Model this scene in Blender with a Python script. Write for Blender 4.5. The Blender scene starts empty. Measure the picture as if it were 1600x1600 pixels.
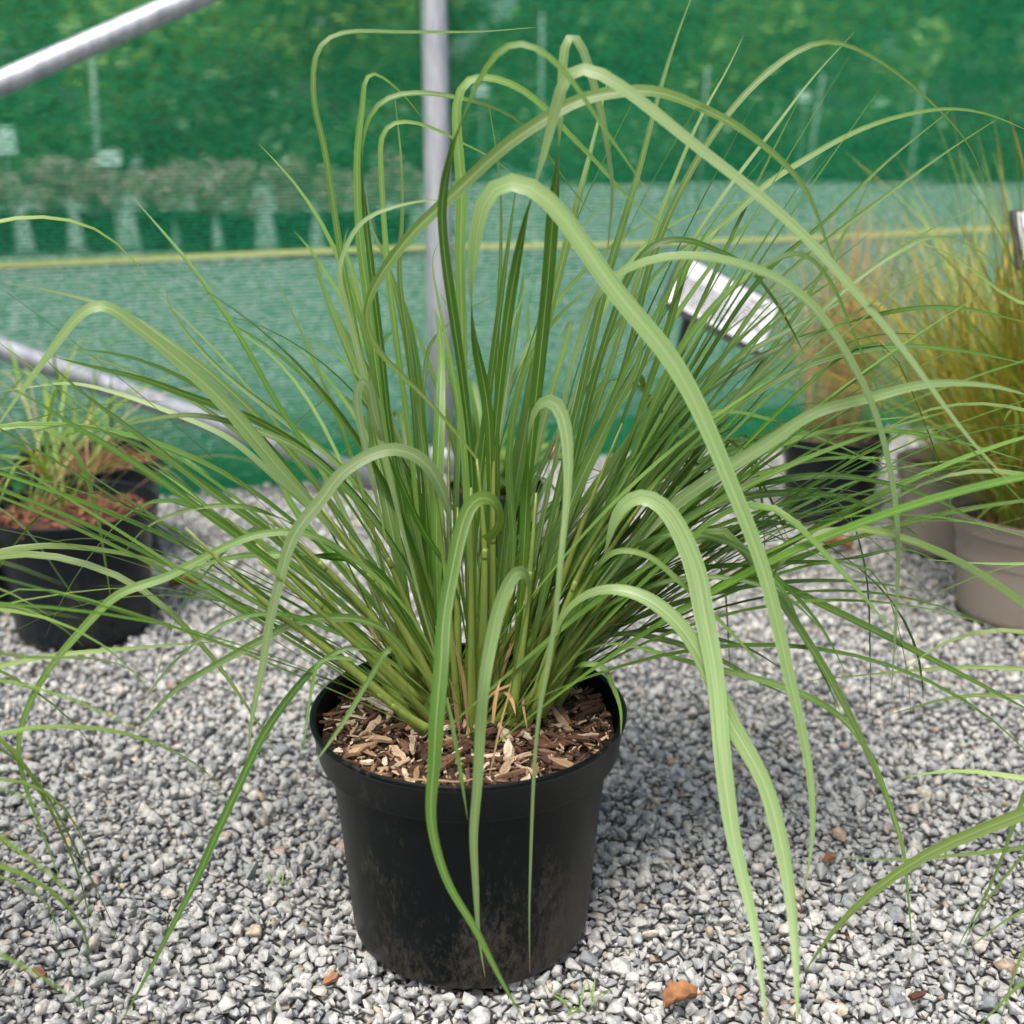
import bpy, bmesh, math, random
import numpy as np
from mathutils import Vector, Matrix, Euler

random.seed(7)
rng = np.random.default_rng(11)
SC = bpy.context.scene
COL = SC.collection

# ------------------------------------------------------------------ camera, sky, sun, exposure
CAM_H, PITCH, FPX = 0.721, math.radians(17.7), 1900.0      # metres, downward pitch, focal length in 1600-px picture units
cd = bpy.data.cameras.new('camera'); cam = bpy.data.objects.new('camera', cd); COL.objects.link(cam)
cam.location = (0, 0, CAM_H); cam.rotation_euler = (math.pi / 2 - PITCH, 0, 0)
cd.sensor_width = 36.0; cd.lens = 36.0 * FPX / 1600.0; cd.clip_start = 0.02; cd.clip_end = 600
cd.dof.use_dof = True; cd.dof.focus_distance = 1.08; cd.dof.aperture_fstop = 4.2
SC.camera = cam

SUN_EL, SUN_AZ = math.radians(62), math.radians(-160)       # azimuth measured from +Y towards +X
w = bpy.data.worlds.new('World'); SC.world = w; w.use_nodes = True
nt = w.node_tree; nt.nodes.clear()
sky = nt.nodes.new('ShaderNodeTexSky'); sky.sky_type = 'NISHITA'; sky.sun_disc = False
sky.sun_elevation = SUN_EL; sky.sun_rotation = SUN_AZ; sky.dust_density = 6.0; sky.air_density = 1.0; sky.ozone_density = 0.6
bg = nt.nodes.new('ShaderNodeBackground'); bg.inputs[1].default_value = 0.08
wo = nt.nodes.new('ShaderNodeOutputWorld')
nt.links.new(sky.outputs[0], bg.inputs[0]); nt.links.new(bg.outputs[0], wo.inputs[0])
sl = bpy.data.lights.new('sun', 'SUN'); sl.energy = 1.5; sl.angle = math.radians(26); sl.color = (1.0, 0.96, 0.9)
so = bpy.data.objects.new('sun', sl); COL.objects.link(so)
sdir = Vector((math.sin(SUN_AZ) * math.cos(SUN_EL), math.cos(SUN_AZ) * math.cos(SUN_EL), math.sin(SUN_EL)))
so.rotation_euler = sdir.to_track_quat('Z', 'Y').to_euler(); so.location = sdir * 20
SC.view_settings.view_transform = 'Standard'; SC.view_settings.look = 'None'
SC.view_settings.exposure = 1.5; SC.view_settings.gamma = 1.0; SC.view_settings.use_curve_mapping = False
SC.render.engine = 'CYCLES'
SC.cycles.transparent_max_bounces = 12; SC.cycles.max_bounces = 6

CP, SP = math.cos(PITCH), math.sin(PITCH)
def P(px, py, Y):
    """point at forward distance Y that the photograph shows at (px, py)"""
    u = (px - 800) / FPX; v = (py - 800) / FPX
    d = np.array((u, CP - v * SP, -SP - v * CP)); t = Y / d[1]
    return np.array((0, 0, CAM_H)) + d * t
def G(px, py):
    """point on the ground"""
    v = (py - 800) / FPX; e = (SP + v * CP) / (CP - v * SP)
    return P(px, py, CAM_H / e)

# ------------------------------------------------------------------ materials
def new_mat(name):
    m = bpy.data.materials.new(name); m.use_nodes = True
    n = m.node_tree.nodes; b = n['Principled BSDF']; return m, n, m.node_tree.links, b
def ramp(n, stops, interp='LINEAR'):
    r = n.new('ShaderNodeValToRGB'); r.color_ramp.interpolation = interp
    e = r.color_ramp.elements
    while len(e) < len(stops): e.new(0.5)
    for k, (p, c) in enumerate(stops): e[k].position = p; e[k].color = (*c, 1)
    return r
def noise(n, l, scale, detail=3, vec=None, rough=0.55):
    t = n.new('ShaderNodeTexNoise'); t.inputs['Scale'].default_value = scale; t.inputs['Detail'].default_value = detail
    t.inputs['Roughness'].default_value = rough
    if vec is not None: l.new(vec, t.inputs['Vector'])
    return t
def math_node(n, l, op, a, b=None, clamp=False):
    m = n.new('ShaderNodeMath'); m.operation = op; m.use_clamp = clamp
    for k, v in enumerate((a, b)):
        if v is None: continue
        if isinstance(v, (int, float)): m.inputs[k].default_value = v
        else: l.new(v, m.inputs[k])
    return m.outputs[0]
def mix_col(n, l, fac, a, b, mode='MIX'):
    m = n.new('ShaderNodeMix'); m.data_type = 'RGBA'; m.blend_type = mode
    for sock, v in ((m.inputs[0], fac), (m.inputs[6], a), (m.inputs[7], b)):
        if isinstance(v, (int, float)): sock.default_value = v
        elif isinstance(v, tuple): sock.default_value = (*v, 1)
        else: l.new(v, sock)
    return m.outputs[2]

def leaf_material(name, top_a, top_b, under, rough=0.36, trans=0.33, island=False, rib=(0.42, 0.47, 0.24), tip=None):
    m, n, l, b = new_mat(name)
    uv = n.new('ShaderNodeUVMap'); uv.uv_map = 'UVMap'
    sep = n.new('ShaderNodeSeparateXYZ'); l.new(uv.outputs[0], sep.inputs[0])
    geo = n.new('ShaderNodeNewGeometry'); oi = n.new('ShaderNodeObjectInfo')
    rnd = math_node(n, l, 'FRACT', math_node(n, l, 'ADD', oi.outputs['Random'], geo.outputs['Random Per Island']))
    # streaks along the blade: stretch the across coordinate
    comb = n.new('ShaderNodeCombineXYZ')
    l.new(math_node(n, l, 'MULTIPLY', sep.outputs[0], 16.0), comb.inputs[0])
    l.new(math_node(n, l, 'MULTIPLY', sep.outputs[1], 5.0), comb.inputs[1])
    l.new(math_node(n, l, 'MULTIPLY', rnd, 57.0), comb.inputs[2])
    st = noise(n, l, 1.0, 3, comb.outputs[0])
    tc = n.new('ShaderNodeTexCoord')
    blot = noise(n, l, 26.0, 2, tc.outputs['Object'])
    c = mix_col(n, l, rnd, top_a, top_b); sh = math_node(n, l, 'ADD', math_node(n, l, 'MULTIPLY', math_node(n, l, 'FRACT', math_node(n, l, 'MULTIPLY', rnd, 7.31)), 0.55), 0.72)
    c = mix_col(n, l, math_node(n, l, 'MULTIPLY', blot.outputs[0], 0.35), c, top_b)
    sfac = math_node(n, l, 'ADD', math_node(n, l, 'MULTIPLY', st.outputs[0], 1.7), 0.15)
    cs = n.new('ShaderNodeCombineColor'); [l.new(sfac, cs.inputs[k]) for k in range(3)]
    c = mix_col(n, l, 0.85, c, cs.outputs[0], 'MULTIPLY')
    cv = n.new('ShaderNodeCombineColor'); [l.new(sh, cv.inputs[k]) for k in range(3)]
    c = mix_col(n, l, 1.0, c, cv.outputs[0], 'MULTIPLY')
    # pale midrib
    d = math_node(n, l, 'ABSOLUTE', math_node(n, l, 'SUBTRACT', sep.outputs[0], 0.5))
    ribf = math_node(n, l, 'MULTIPLY', math_node(n, l, 'LESS_THAN', d, 0.035), 0.42)
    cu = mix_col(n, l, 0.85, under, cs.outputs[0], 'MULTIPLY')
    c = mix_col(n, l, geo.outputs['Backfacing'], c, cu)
    c = mix_col(n, l, ribf, c, rib)
    # yellower sheath at the base, dry tip
    basef = n.new('ShaderNodeMapRange'); basef.inputs[1].default_value = 0.0; basef.inputs[2].default_value = 0.28
    basef.inputs[3].default_value = 0.45; basef.inputs[4].default_value = 0.0; l.new(sep.outputs[1], basef.inputs[0])
    c = mix_col(n, l, basef.outputs[0], c, (0.17, 0.23, 0.035))
    if tip:
        tf = n.new('ShaderNodeMapRange'); tf.inputs[1].default_value = 0.965; tf.inputs[2].default_value = 1.0
        l.new(sep.outputs[1], tf.inputs[0]); c = mix_col(n, l, math_node(n, l, 'MULTIPLY', tf.outputs[0], 0.8), c, tip)
    l.new(c, b.inputs['Base Color']); b.inputs['Roughness'].default_value = rough
    b.inputs['Specular IOR Level'].default_value = 0.4
    bump = n.new('ShaderNodeBump'); bump.inputs['Strength'].default_value = 0.35; bump.inputs['Distance'].default_value = 0.0006
    l.new(st.outputs[0], bump.inputs['Height']); l.new(bump.outputs[0], b.inputs['Normal'])
    tr = n.new('ShaderNodeBsdfTranslucent')
    tcx = mix_col(n, l, 0.6, c, (0.22, 0.36, 0.02)); l.new(tcx, tr.inputs[0])
    ms = n.new('ShaderNodeMixShader'); ms.inputs[0].default_value = trans
    l.new(b.outputs[0], ms.inputs[1]); l.new(tr.outputs[0], ms.inputs[2])
    l.new(ms.outputs[0], n['Material Output'].inputs[0])
    return m

M = {}
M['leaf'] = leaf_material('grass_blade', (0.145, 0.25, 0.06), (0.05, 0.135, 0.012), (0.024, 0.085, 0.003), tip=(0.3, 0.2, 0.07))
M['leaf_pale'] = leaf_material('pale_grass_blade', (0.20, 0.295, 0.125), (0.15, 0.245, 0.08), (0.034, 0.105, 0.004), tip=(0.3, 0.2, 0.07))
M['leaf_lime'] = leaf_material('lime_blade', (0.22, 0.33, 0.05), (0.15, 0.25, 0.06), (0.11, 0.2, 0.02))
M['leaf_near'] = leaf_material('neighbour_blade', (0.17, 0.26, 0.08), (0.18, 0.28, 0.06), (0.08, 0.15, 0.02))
M['leaf_orange'] = leaf_material('orange_blade', (0.5, 0.29, 0.045), (0.3, 0.34, 0.06), (0.36, 0.24, 0.03), rib=(0.36, 0.25, 0.06))
M['leaf_straw'] = leaf_material('straw_blade', (0.58, 0.40, 0.22), (0.46, 0.27, 0.13), (0.46, 0.3, 0.16), rib=(0.5, 0.34, 0.17))
M['leaf_broad'] = leaf_material('broad_leaf', (0.22, 0.32, 0.07), (0.12, 0.2, 0.05), (0.1, 0.18, 0.03))

def stem_material():
    m, n, l, b = new_mat('grass_stem')
    tc = n.new('ShaderNodeTexCoord'); mp = n.new('ShaderNodeMapping'); mp.inputs['Scale'].default_value = (160, 160, 8)
    l.new(tc.outputs['Object'], mp.inputs[0]); t = noise(n, l, 1, 3, mp.outputs[0])
    oi = n.new('ShaderNodeObjectInfo')
    r = ramp(n, [(0.25, (0.07, 0.115, 0.018)), (0.6, (0.13, 0.19, 0.03)), (0.85, (0.2, 0.25, 0.06))])
    l.new(t.outputs[0], r.inputs[0])
    c = mix_col(n, l, math_node(n, l, 'MULTIPLY', oi.outputs['Random'], 0.4), r.outputs[0], (0.16, 0.19, 0.03))
    l.new(c, b.inputs['Base Color']); b.inputs['Roughness'].default_value = 0.45
    return m
M['stem'] = stem_material()

def flat_mat(name, col, rough=0.6, metal=0.0, var=0.25, scale=40, spec=0.5, bump=0.0):
    m, n, l, b = new_mat(name)
    tc = n.new('ShaderNodeTexCoord'); t = noise(n, l, scale, 4, tc.outputs['Object'])
    lo = tuple(max(0, x * (1 - var)) for x in col); hi = tuple(min(1, x * (1 + var)) for x in col)
    r = ramp(n, [(0.3, lo), (0.7, hi)]); l.new(t.outputs[0], r.inputs[0]); l.new(r.outputs[0], b.inputs['Base Color'])
    b.inputs['Roughness'].default_value = rough; b.inputs['Metallic'].default_value = metal; b.inputs['Specular IOR Level'].default_value = spec
    if bump:
        bp = n.new('ShaderNodeBump'); bp.inputs['Strength'].default_value = bump; bp.inputs['Distance'].default_value = 0.004
        l.new(t.outputs[0], bp.inputs['Height']); l.new(bp.outputs[0], b.inputs['Normal'])
    return m
def pot_material(name, col, dirt=(0.115, 0.1, 0.08), dirt_top=0.13, amount=0.6):
    m, n, l, b = new_mat(name)
    tc = n.new('ShaderNodeTexCoord'); sep = n.new('ShaderNodeSeparateXYZ'); l.new(tc.outputs['Object'], sep.inputs[0])
    mp = n.new('ShaderNodeMapping'); mp.inputs['Scale'].default_value = (1, 1, 0.45); l.new(tc.outputs['Object'], mp.inputs[0])
    big = noise(n, l, 14, 4, mp.outputs[0], 0.65); fine = noise(n, l, 190, 6, mp.outputs[0], 0.82)
    mr = n.new('ShaderNodeMapRange'); mr.inputs[1].default_value = 0.0; mr.inputs[2].default_value = dirt_top
    mr.inputs[3].default_value = 0.12; mr.inputs[4].default_value = -0.06; l.new(sep.outputs[2], mr.inputs[0])   # mud splashed up from the ground
    s = math_node(n, l, 'ADD', math_node(n, l, 'MULTIPLY', big.outputs[0], 0.7), math_node(n, l, 'MULTIPLY', fine.outputs[0], 0.75))
    s = math_node(n, l, 'ADD', s, mr.outputs[0])
    r = ramp(n, [(0.74, (0, 0, 0)), (0.98, (1, 1, 1))]); l.new(s, r.inputs[0])
    f = math_node(n, l, 'MULTIPLY', r.outputs[0], amount)
    c = mix_col(n, l, f, col, dirt)
    l.new(c, b.inputs['Base Color'])
    rr = math_node(n, l, 'ADD', math_node(n, l, 'MULTIPLY', f, 0.5), 0.33); l.new(rr, b.inputs['Roughness']); b.inputs['Specular IOR Level'].default_value = 0.2
    bp = n.new('ShaderNodeBump'); bp.inputs['Strength'].default_value = 0.12; bp.inputs['Distance'].default_value = 0.002
    l.new(fine.outputs[0], bp.inputs['Height']); l.new(bp.outputs[0], b.inputs['Normal'])
    return m
M['pot_black'] = pot_material('black_plastic', (0.0012, 0.003, 0.0034), amount=0.5)
M['pot_dark'] = pot_material('dark_blue_plastic', (0.008, 0.012, 0.016), amount=0.3)
M['pot_taupe'] = pot_material('taupe_plastic', (0.26, 0.225, 0.19), dirt=(0.16, 0.13, 0.1), amount=0.35)
M['soil'] = flat_mat('dark_compost', (0.035, 0.02, 0.012), 0.95, var=0.6, scale=220, bump=0.8)
M['soil_red'] = flat_mat('red_bark_compost', (0.06, 0.024, 0.013), 0.95, var=0.6, scale=160, bump=0.8)

def chip_material(name, stops):
    m, n, l, b = new_mat(name)
    oi = n.new('ShaderNodeObjectInfo'); geo = n.new('ShaderNodeNewGeometry')
    rnd = math_node(n, l, 'FRACT', math_node(n, l, 'ADD', oi.outputs['Random'], geo.outputs['Random Per Island']))
    r = ramp(n, stops); l.new(rnd, r.inputs[0])
    tc = n.new('ShaderNodeTexCoord'); mp = n.new('ShaderNodeMapping'); mp.inputs['Scale'].default_value = (90, 700, 700)
    l.new(tc.outputs['Object'], mp.inputs[0]); t = noise(n, l, 1, 4, mp.outputs[0], 0.7)
    g = ramp(n, [(0.3, (0.45, 0.4, 0.36)), (0.65, (1.1, 1.08, 1.05))]); l.new(t.outputs[0], g.inputs[0])
    c = mix_col(n, l, 0.9, r.outputs[0], g.outputs[0], 'MULTIPLY'); l.new(c, b.inputs['Base Color'])
    b.inputs['Roughness'].default_value = 0.85
    bp = n.new('ShaderNodeBump'); bp.inputs['Strength'].default_value = 0.6; bp.inputs['Distance'].default_value = 0.001
    l.new(t.outputs[0], bp.inputs['Height']); l.new(bp.outputs[0], b.inputs['Normal'])
    return m
M['chip'] = chip_material('wood_chip', [(0.0, (0.04, 0.018, 0.009)), (0.42, (0.1, 0.048, 0.024)), (0.6, (0.22, 0.13, 0.07)), (0.75, (0.42, 0.31, 0.2)), (1.0, (0.68, 0.6, 0.47))])
M['chip_fine'] = chip_material('bark_fibre', [(0.0, (0.03, 0.016, 0.009)), (0.5, (0.09, 0.042, 0.022)), (0.75, (0.22, 0.13, 0.07)), (1.0, (0.6, 0.48, 0.33))])
M['chip_red'] = chip_material('red_bark', [(0.0, (0.06, 0.022, 0.012)), (0.6, (0.16, 0.06, 0.03)), (1.0, (0.34, 0.17, 0.09))])
M['dry_leaf'] = flat_mat('dry_leaf', (0.27, 0.125, 0.05), 0.8, var=0.6, scale=60, bump=0.4)

def stone_material(name, ground=False):
    m, n, l, b = new_mat(name)
    tc = n.new('ShaderNodeTexCoord'); geo = n.new('ShaderNodeNewGeometry')
    greys = [(0.0, (0.2, 0.215, 0.23)), (0.15, (0.3, 0.315, 0.32)), (0.35, (0.37, 0.38, 0.38)), (0.6, (0.40, 0.405, 0.395)),
             (0.85, (0.44, 0.44, 0.425)), (0.95, (0.5, 0.49, 0.465)), (0.98, (0.46, 0.40, 0.31)), (0.992, (0.32, 0.23, 0.17)), (1.0, (0.4, 0.34, 0.3))]
    r = ramp(n, greys)
    if ground:
        vo = n.new('ShaderNodeTexVoronoi'); vo.inputs['Scale'].default_value = 70; l.new(tc.outputs['Object'], vo.inputs['Vector'])
        sc = n.new('ShaderNodeSeparateColor'); l.new(vo.outputs['Color'], sc.inputs[0]); l.new(sc.outputs[0], r.inputs[0])
        vo2 = n.new('ShaderNodeTexVoronoi'); vo2.feature = 'DISTANCE_TO_EDGE'; vo2.inputs['Scale'].default_value = 70
        l.new(tc.outputs['Object'], vo2.inputs['Vector'])
        e = ramp(n, [(0.0, (0.15, 0.15, 0.15)), (0.12, (1, 1, 1))]); l.new(vo2.outputs[0], e.inputs[0])
        c = mix_col(n, l, 1.0, r.outputs[0], e.outputs[0], 'MULTIPLY')
        bp = n.new('ShaderNodeBump'); bp.inputs['Strength'].default_value = 1.0; bp.inputs['Distance'].default_value = 0.01
        l.new(e.outputs[0], bp.inputs['Height']); l.new(bp.outputs[0], b.inputs['Normal'])
    else:
        l.new(geo.outputs['Random Per Island'], r.inputs[0])
        off = n.new('ShaderNodeVectorMath'); off.operation = 'ADD'; cx = n.new('ShaderNodeCombineXYZ')
        l.new(math_node(n, l, 'MULTIPLY', geo.outputs['Random Per Island'], 31.0), cx.inputs[2])
        l.new(tc.outputs['Object'], off.inputs[0]); l.new(cx.outputs[0], off.inputs[1])
        a = noise(n, l, 170, 5, off.outputs[0], 0.7); v = noise(n, l, 650, 3, off.outputs[0], 0.7)
        g = ramp(n, [(0.3, (0.42, 0.44, 0.46)), (0.5, (0.95, 0.96, 0.96)), (0.7, (1.4, 1.39, 1.34))]); l.new(a.outputs[0], g.inputs[0])
        c = mix_col(n, l, 0.9, r.outputs[0], g.outputs[0], 'MULTIPLY')
        bp = n.new('ShaderNodeBump'); bp.inputs['Strength'].default_value = 0.55; bp.inputs['Distance'].default_value = 0.0012
        l.new(v.outputs[0], bp.inputs['Height']); l.new(bp.outputs[0], b.inputs['Normal'])
    l.new(c, b.inputs['Base Color']); b.inputs['Roughness'].default_value = 0.8; b.inputs['Specular IOR Level'].default_value = 0.35
    return m
M['stone'] = stone_material('crushed_limestone')
M['gravel_sheet'] = stone_material('gravel_ground', True)

def net_material():
    m, n, l, b = new_mat('green_shade_net')
    tc = n.new('ShaderNodeTexCoord'); sep = n.new('ShaderNodeSeparateXYZ'); l.new(tc.outputs['Object'], sep.inputs[0])
    wob = noise(n, l, 9, 2, tc.outputs['Object'])
    z = math_node(n, l, 'ADD', sep.outputs[2], math_node(n, l, 'MULTIPLY', wob.outputs[0], 0.004))
    hz = math_node(n, l, 'SINE', math_node(n, l, 'MULTIPLY', z, 2 * math.pi / 0.0075))
    vx = math_node(n, l, 'SINE', math_node(n, l, 'MULTIPLY', sep.outputs[0], 2 * math.pi / 0.0052))
    mp = n.new('ShaderNodeMapping'); mp.inputs['Scale'].default_value = (70, 70, 190); l.new(tc.outputs['Object'], mp.inputs[0])
    pat = noise(n, l, 1, 3, mp.outputs[0], 0.7)
    f = math_node(n, l, 'ADD', 0.58, math_node(n, l, 'MULTIPLY', hz, 0.3))
    f = math_node(n, l, 'ADD', f, math_node(n, l, 'MULTIPLY', vx, 0.08))
    f = math_node(n, l, 'ADD', f, math_node(n, l, 'MULTIPLY', math_node(n, l, 'SUBTRACT', pat.outputs[0], 0.5), 2.1), True)
    b.inputs['Base Color'].default_value = (0.002, 0.2, 0.075, 1); b.inputs['Roughness'].default_value = 0.5
    tr = n.new('ShaderNodeBsdfTranslucent'); tr.inputs[0].default_value = (0.003, 0.25, 0.095, 1)
    m1 = n.new('ShaderNodeMixShader'); m1.inputs[0].default_value = 0.4; l.new(b.outputs[0], m1.inputs[1]); l.new(tr.outputs[0], m1.inputs[2])
    tp = n.new('ShaderNodeBsdfTransparent'); tp.inputs[0].default_value = (0.72, 1.0, 0.88, 1)
    m2 = n.new('ShaderNodeMixShader'); l.new(f, m2.inputs[0]); l.new(tp.outputs[0], m2.inputs[1]); l.new(m1.outputs[0], m2.inputs[2])
    l.new(m2.outputs[0], n['Material Output'].inputs[0])
    return m
M['net'] = net_material()
M['net_tape'] = flat_mat('yellow_net_edging', (0.33, 0.4, 0.15), 0.8, var=0.15, scale=90)
M['net_dark'] = flat_mat('dense_green_net', (0.006, 0.085, 0.035), 0.8, var=0.7, scale=2.2)
def steel_material():
    m, n, l, b = new_mat('galvanised_steel')
    tc = n.new('ShaderNodeTexCoord'); mp = n.new('ShaderNodeMapping'); mp.inputs['Scale'].default_value = (60, 60, 9)
    l.new(tc.outputs['Object'], mp.inputs[0]); a = noise(n, l, 1, 5, mp.outputs[0], 0.7)
    r = ramp(n, [(0.3, (0.27, 0.29, 0.33)), (0.55, (0.44, 0.46, 0.5)), (0.75, (0.6, 0.62, 0.66))]); l.new(a.outputs[0], r.inputs[0])
    l.new(r.outputs[0], b.inputs['Base Color']); b.inputs['Metallic'].default_value = 0.55
    rr = math_node(n, l, 'ADD', math_node(n, l, 'MULTIPLY', a.outputs[0], 0.35), 0.3); l.new(rr, b.inputs['Roughness'])
    return m
M['steel'] = steel_material()
M['white'] = flat_mat('white_card', (0.5, 0.51, 0.54), 0.45, var=0.05)
M['black_plastic'] = flat_mat('dark_sign_plastic', (0.02, 0.02, 0.026), 0.4)
M['ink'] = flat_mat('grey_print', (0.1, 0.1, 0.13), 0.7)
M['label_green'] = flat_mat('green_label', (0.02, 0.2, 0.12), 0.5)
M['stake'] = flat_mat('pale_stake', (0.3, 0.32, 0.3), 0.7)
M['foliage'] = leaf_material('tree_foliage', (0.15, 0.22, 0.05), (0.08, 0.15, 0.03), (0.08, 0.13, 0.03), trans=0.35)
M['foliage_light'] = leaf_material('light_tree_foliage', (0.34, 0.38, 0.07), (0.2, 0.28, 0.06), (0.18, 0.24, 0.05), trans=0.35)
M['foliage_dark'] = leaf_material('hedge_foliage', (0.055, 0.11, 0.03), (0.03, 0.075, 0.02), (0.03, 0.07, 0.015), trans=0.2)
M['bark'] = flat_mat('tree_bark', (0.09, 0.07, 0.05), 0.9, var=0.5, scale=20)
M['heather'] = leaf_material('heather_foliage', (0.62, 0.34, 0.46), (0.3, 0.27, 0.14), (0.42, 0.26, 0.28), trans=0.15)
M['pink'] = flat_mat('pink_petal', (0.6, 0.16, 0.2), 0.6)

# ------------------------------------------------------------------ object helpers
def link(name, me, mat, parent=None):
    o = bpy.data.objects.new(name, me); COL.objects.link(o)
    if mat and not me.materials: me.materials.append(M[mat])
    if parent: o.parent = parent
    return o
def thing(name, label, cat, loc=(0, 0, 0), group=None):
    o = bpy.data.objects.new(name, None); COL.objects.link(o); o.location = loc; o.empty_display_size = 0.05
    o['label'] = label; o['category'] = cat
    if group: o['group'] = group
    return o
def tag(o, label=None, cat=None, group=None, kind=None):
    if label: o['label'] = label
    if cat: o['category'] = cat
    if group: o['group'] = group
    if kind: o['kind'] = kind
    return o
def mesh_np(name, V, F, smooth=False, uv=None):
    me = bpy.data.meshes.new(name); me.from_pydata([tuple(v) for v in V], [], [tuple(f) for f in F])
    if uv is not None:
        ul = me.uv_layers.new(name='UVMap'); idx = np.empty(len(me.loops), dtype=np.int32); me.loops.foreach_get('vertex_index', idx)
        ul.data.foreach_set('uv', np.asarray(uv, dtype=np.float32)[idx].ravel())
    if smooth: me.polygons.foreach_set('use_smooth', [True] * len(me.polygons))
    me.update(); return me
def tri_mesh(name, V, T, smooth=False, uv=None):
    """fast mesh from numpy triangles"""
    me = bpy.data.meshes.new(name); V = np.asarray(V, np.float32); T = np.asarray(T, np.int32)
    me.vertices.add(len(V)); me.vertices.foreach_set('co', V.ravel())
    me.loops.add(T.size); me.loops.foreach_set('vertex_index', T.ravel())
    k = T.shape[1]; me.polygons.add(len(T))
    me.polygons.foreach_set('loop_start', np.arange(0, T.size, k, dtype=np.int32))
    if smooth: me.polygons.foreach_set('use_smooth', np.ones(len(T), dtype=bool))
    if uv is not None:
        ul = me.uv_layers.new(name='UVMap'); ul.data.foreach_set('uv', np.asarray(uv, np.float32)[T.ravel()].ravel())
    me.update(calc_edges=True); return me
def nrm(v): return v / (np.linalg.norm(v) + 1e-12)
def catmull(pts, n):
    pts = np.asarray(pts, float)
    d = np.r_[0, np.cumsum(np.linalg.norm(np.diff(pts, axis=0), axis=1))]; t = np.linspace(0, d[-1], n)
    # smooth by cubic Hermite with finite-difference tangents
    m = np.gradient(pts, d, axis=0); out = np.empty((n, pts.shape[1])); k = np.clip(np.searchsorted(d, t, side='right') - 1, 0, len(d) - 2)
    h = (d[k + 1] - d[k])[:, None]; s = ((t - d[k]) / (d[k + 1] - d[k]))[:, None]
    return ((2 * s**3 - 3 * s**2 + 1) * pts[k] + (s**3 - 2 * s**2 + s) * h * m[k] + (-2 * s**3 + 3 * s**2) * pts[k + 1] + (s**3 - s**2) * h * m[k + 1])
def tube(pts, radii, sides=10, cap=True, flat=1.0, sidevec=None):
    pts = np.asarray(pts, float); n = len(pts); T = np.gradient(pts, axis=0); T /= np.linalg.norm(T, axis=1)[:, None]
    a = np.array(sidevec, float) if sidevec is not None else (np.array((1., 0, 0)) if abs(T[0][0]) < 0.8 else np.array((0, 1., 0)))
    V = []; F = []
    for i in range(n):
        a = nrm(a - T[i] * a.dot(T[i])); b = np.cross(T[i], a)
        for k in range(sides):
            ang = 2 * math.pi * k / sides
            V.append(pts[i] + radii[i] * (a * math.cos(ang) + b * math.sin(ang) * flat))
    for i in range(n - 1):
        for k in range(sides):
            F.append((i * sides + k, i * sides + (k + 1) % sides, (i + 1) * sides + (k + 1) % sides, (i + 1) * sides + k))
    if cap:
        F.append(tuple(range(sides - 1, -1, -1))); F.append(tuple((n - 1) * sides + k for k in range(sides)))
    return V, F
def lathe(profile, seg=64, wob=0.0):
    V = []; F = []
    for (r, z) in profile:
        for k in range(seg):
            a = 2 * math.pi * k / seg; rr = r * (1 + wob * math.sin(2 * a + 0.7))
            V.append((rr * math.cos(a), rr * math.sin(a), z))
    for i in range(len(profile) - 1):
        for k in range(seg):
            F.append((i * seg + k, i * seg + (k + 1) % seg, (i + 1) * seg + (k + 1) % seg, (i + 1) * seg + k))
    return V, F
def box_vf(x0, x1, y0, y1, z0, z1):
    V = [(x, y, z) for z in (z0, z1) for y in (y0, y1) for x in (x0, x1)]
    return V, [(0, 2, 3, 1), (4, 5, 7, 6), (0, 1, 5, 4), (2, 6, 7, 3), (0, 4, 6, 2), (1, 3, 7, 5)]

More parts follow.
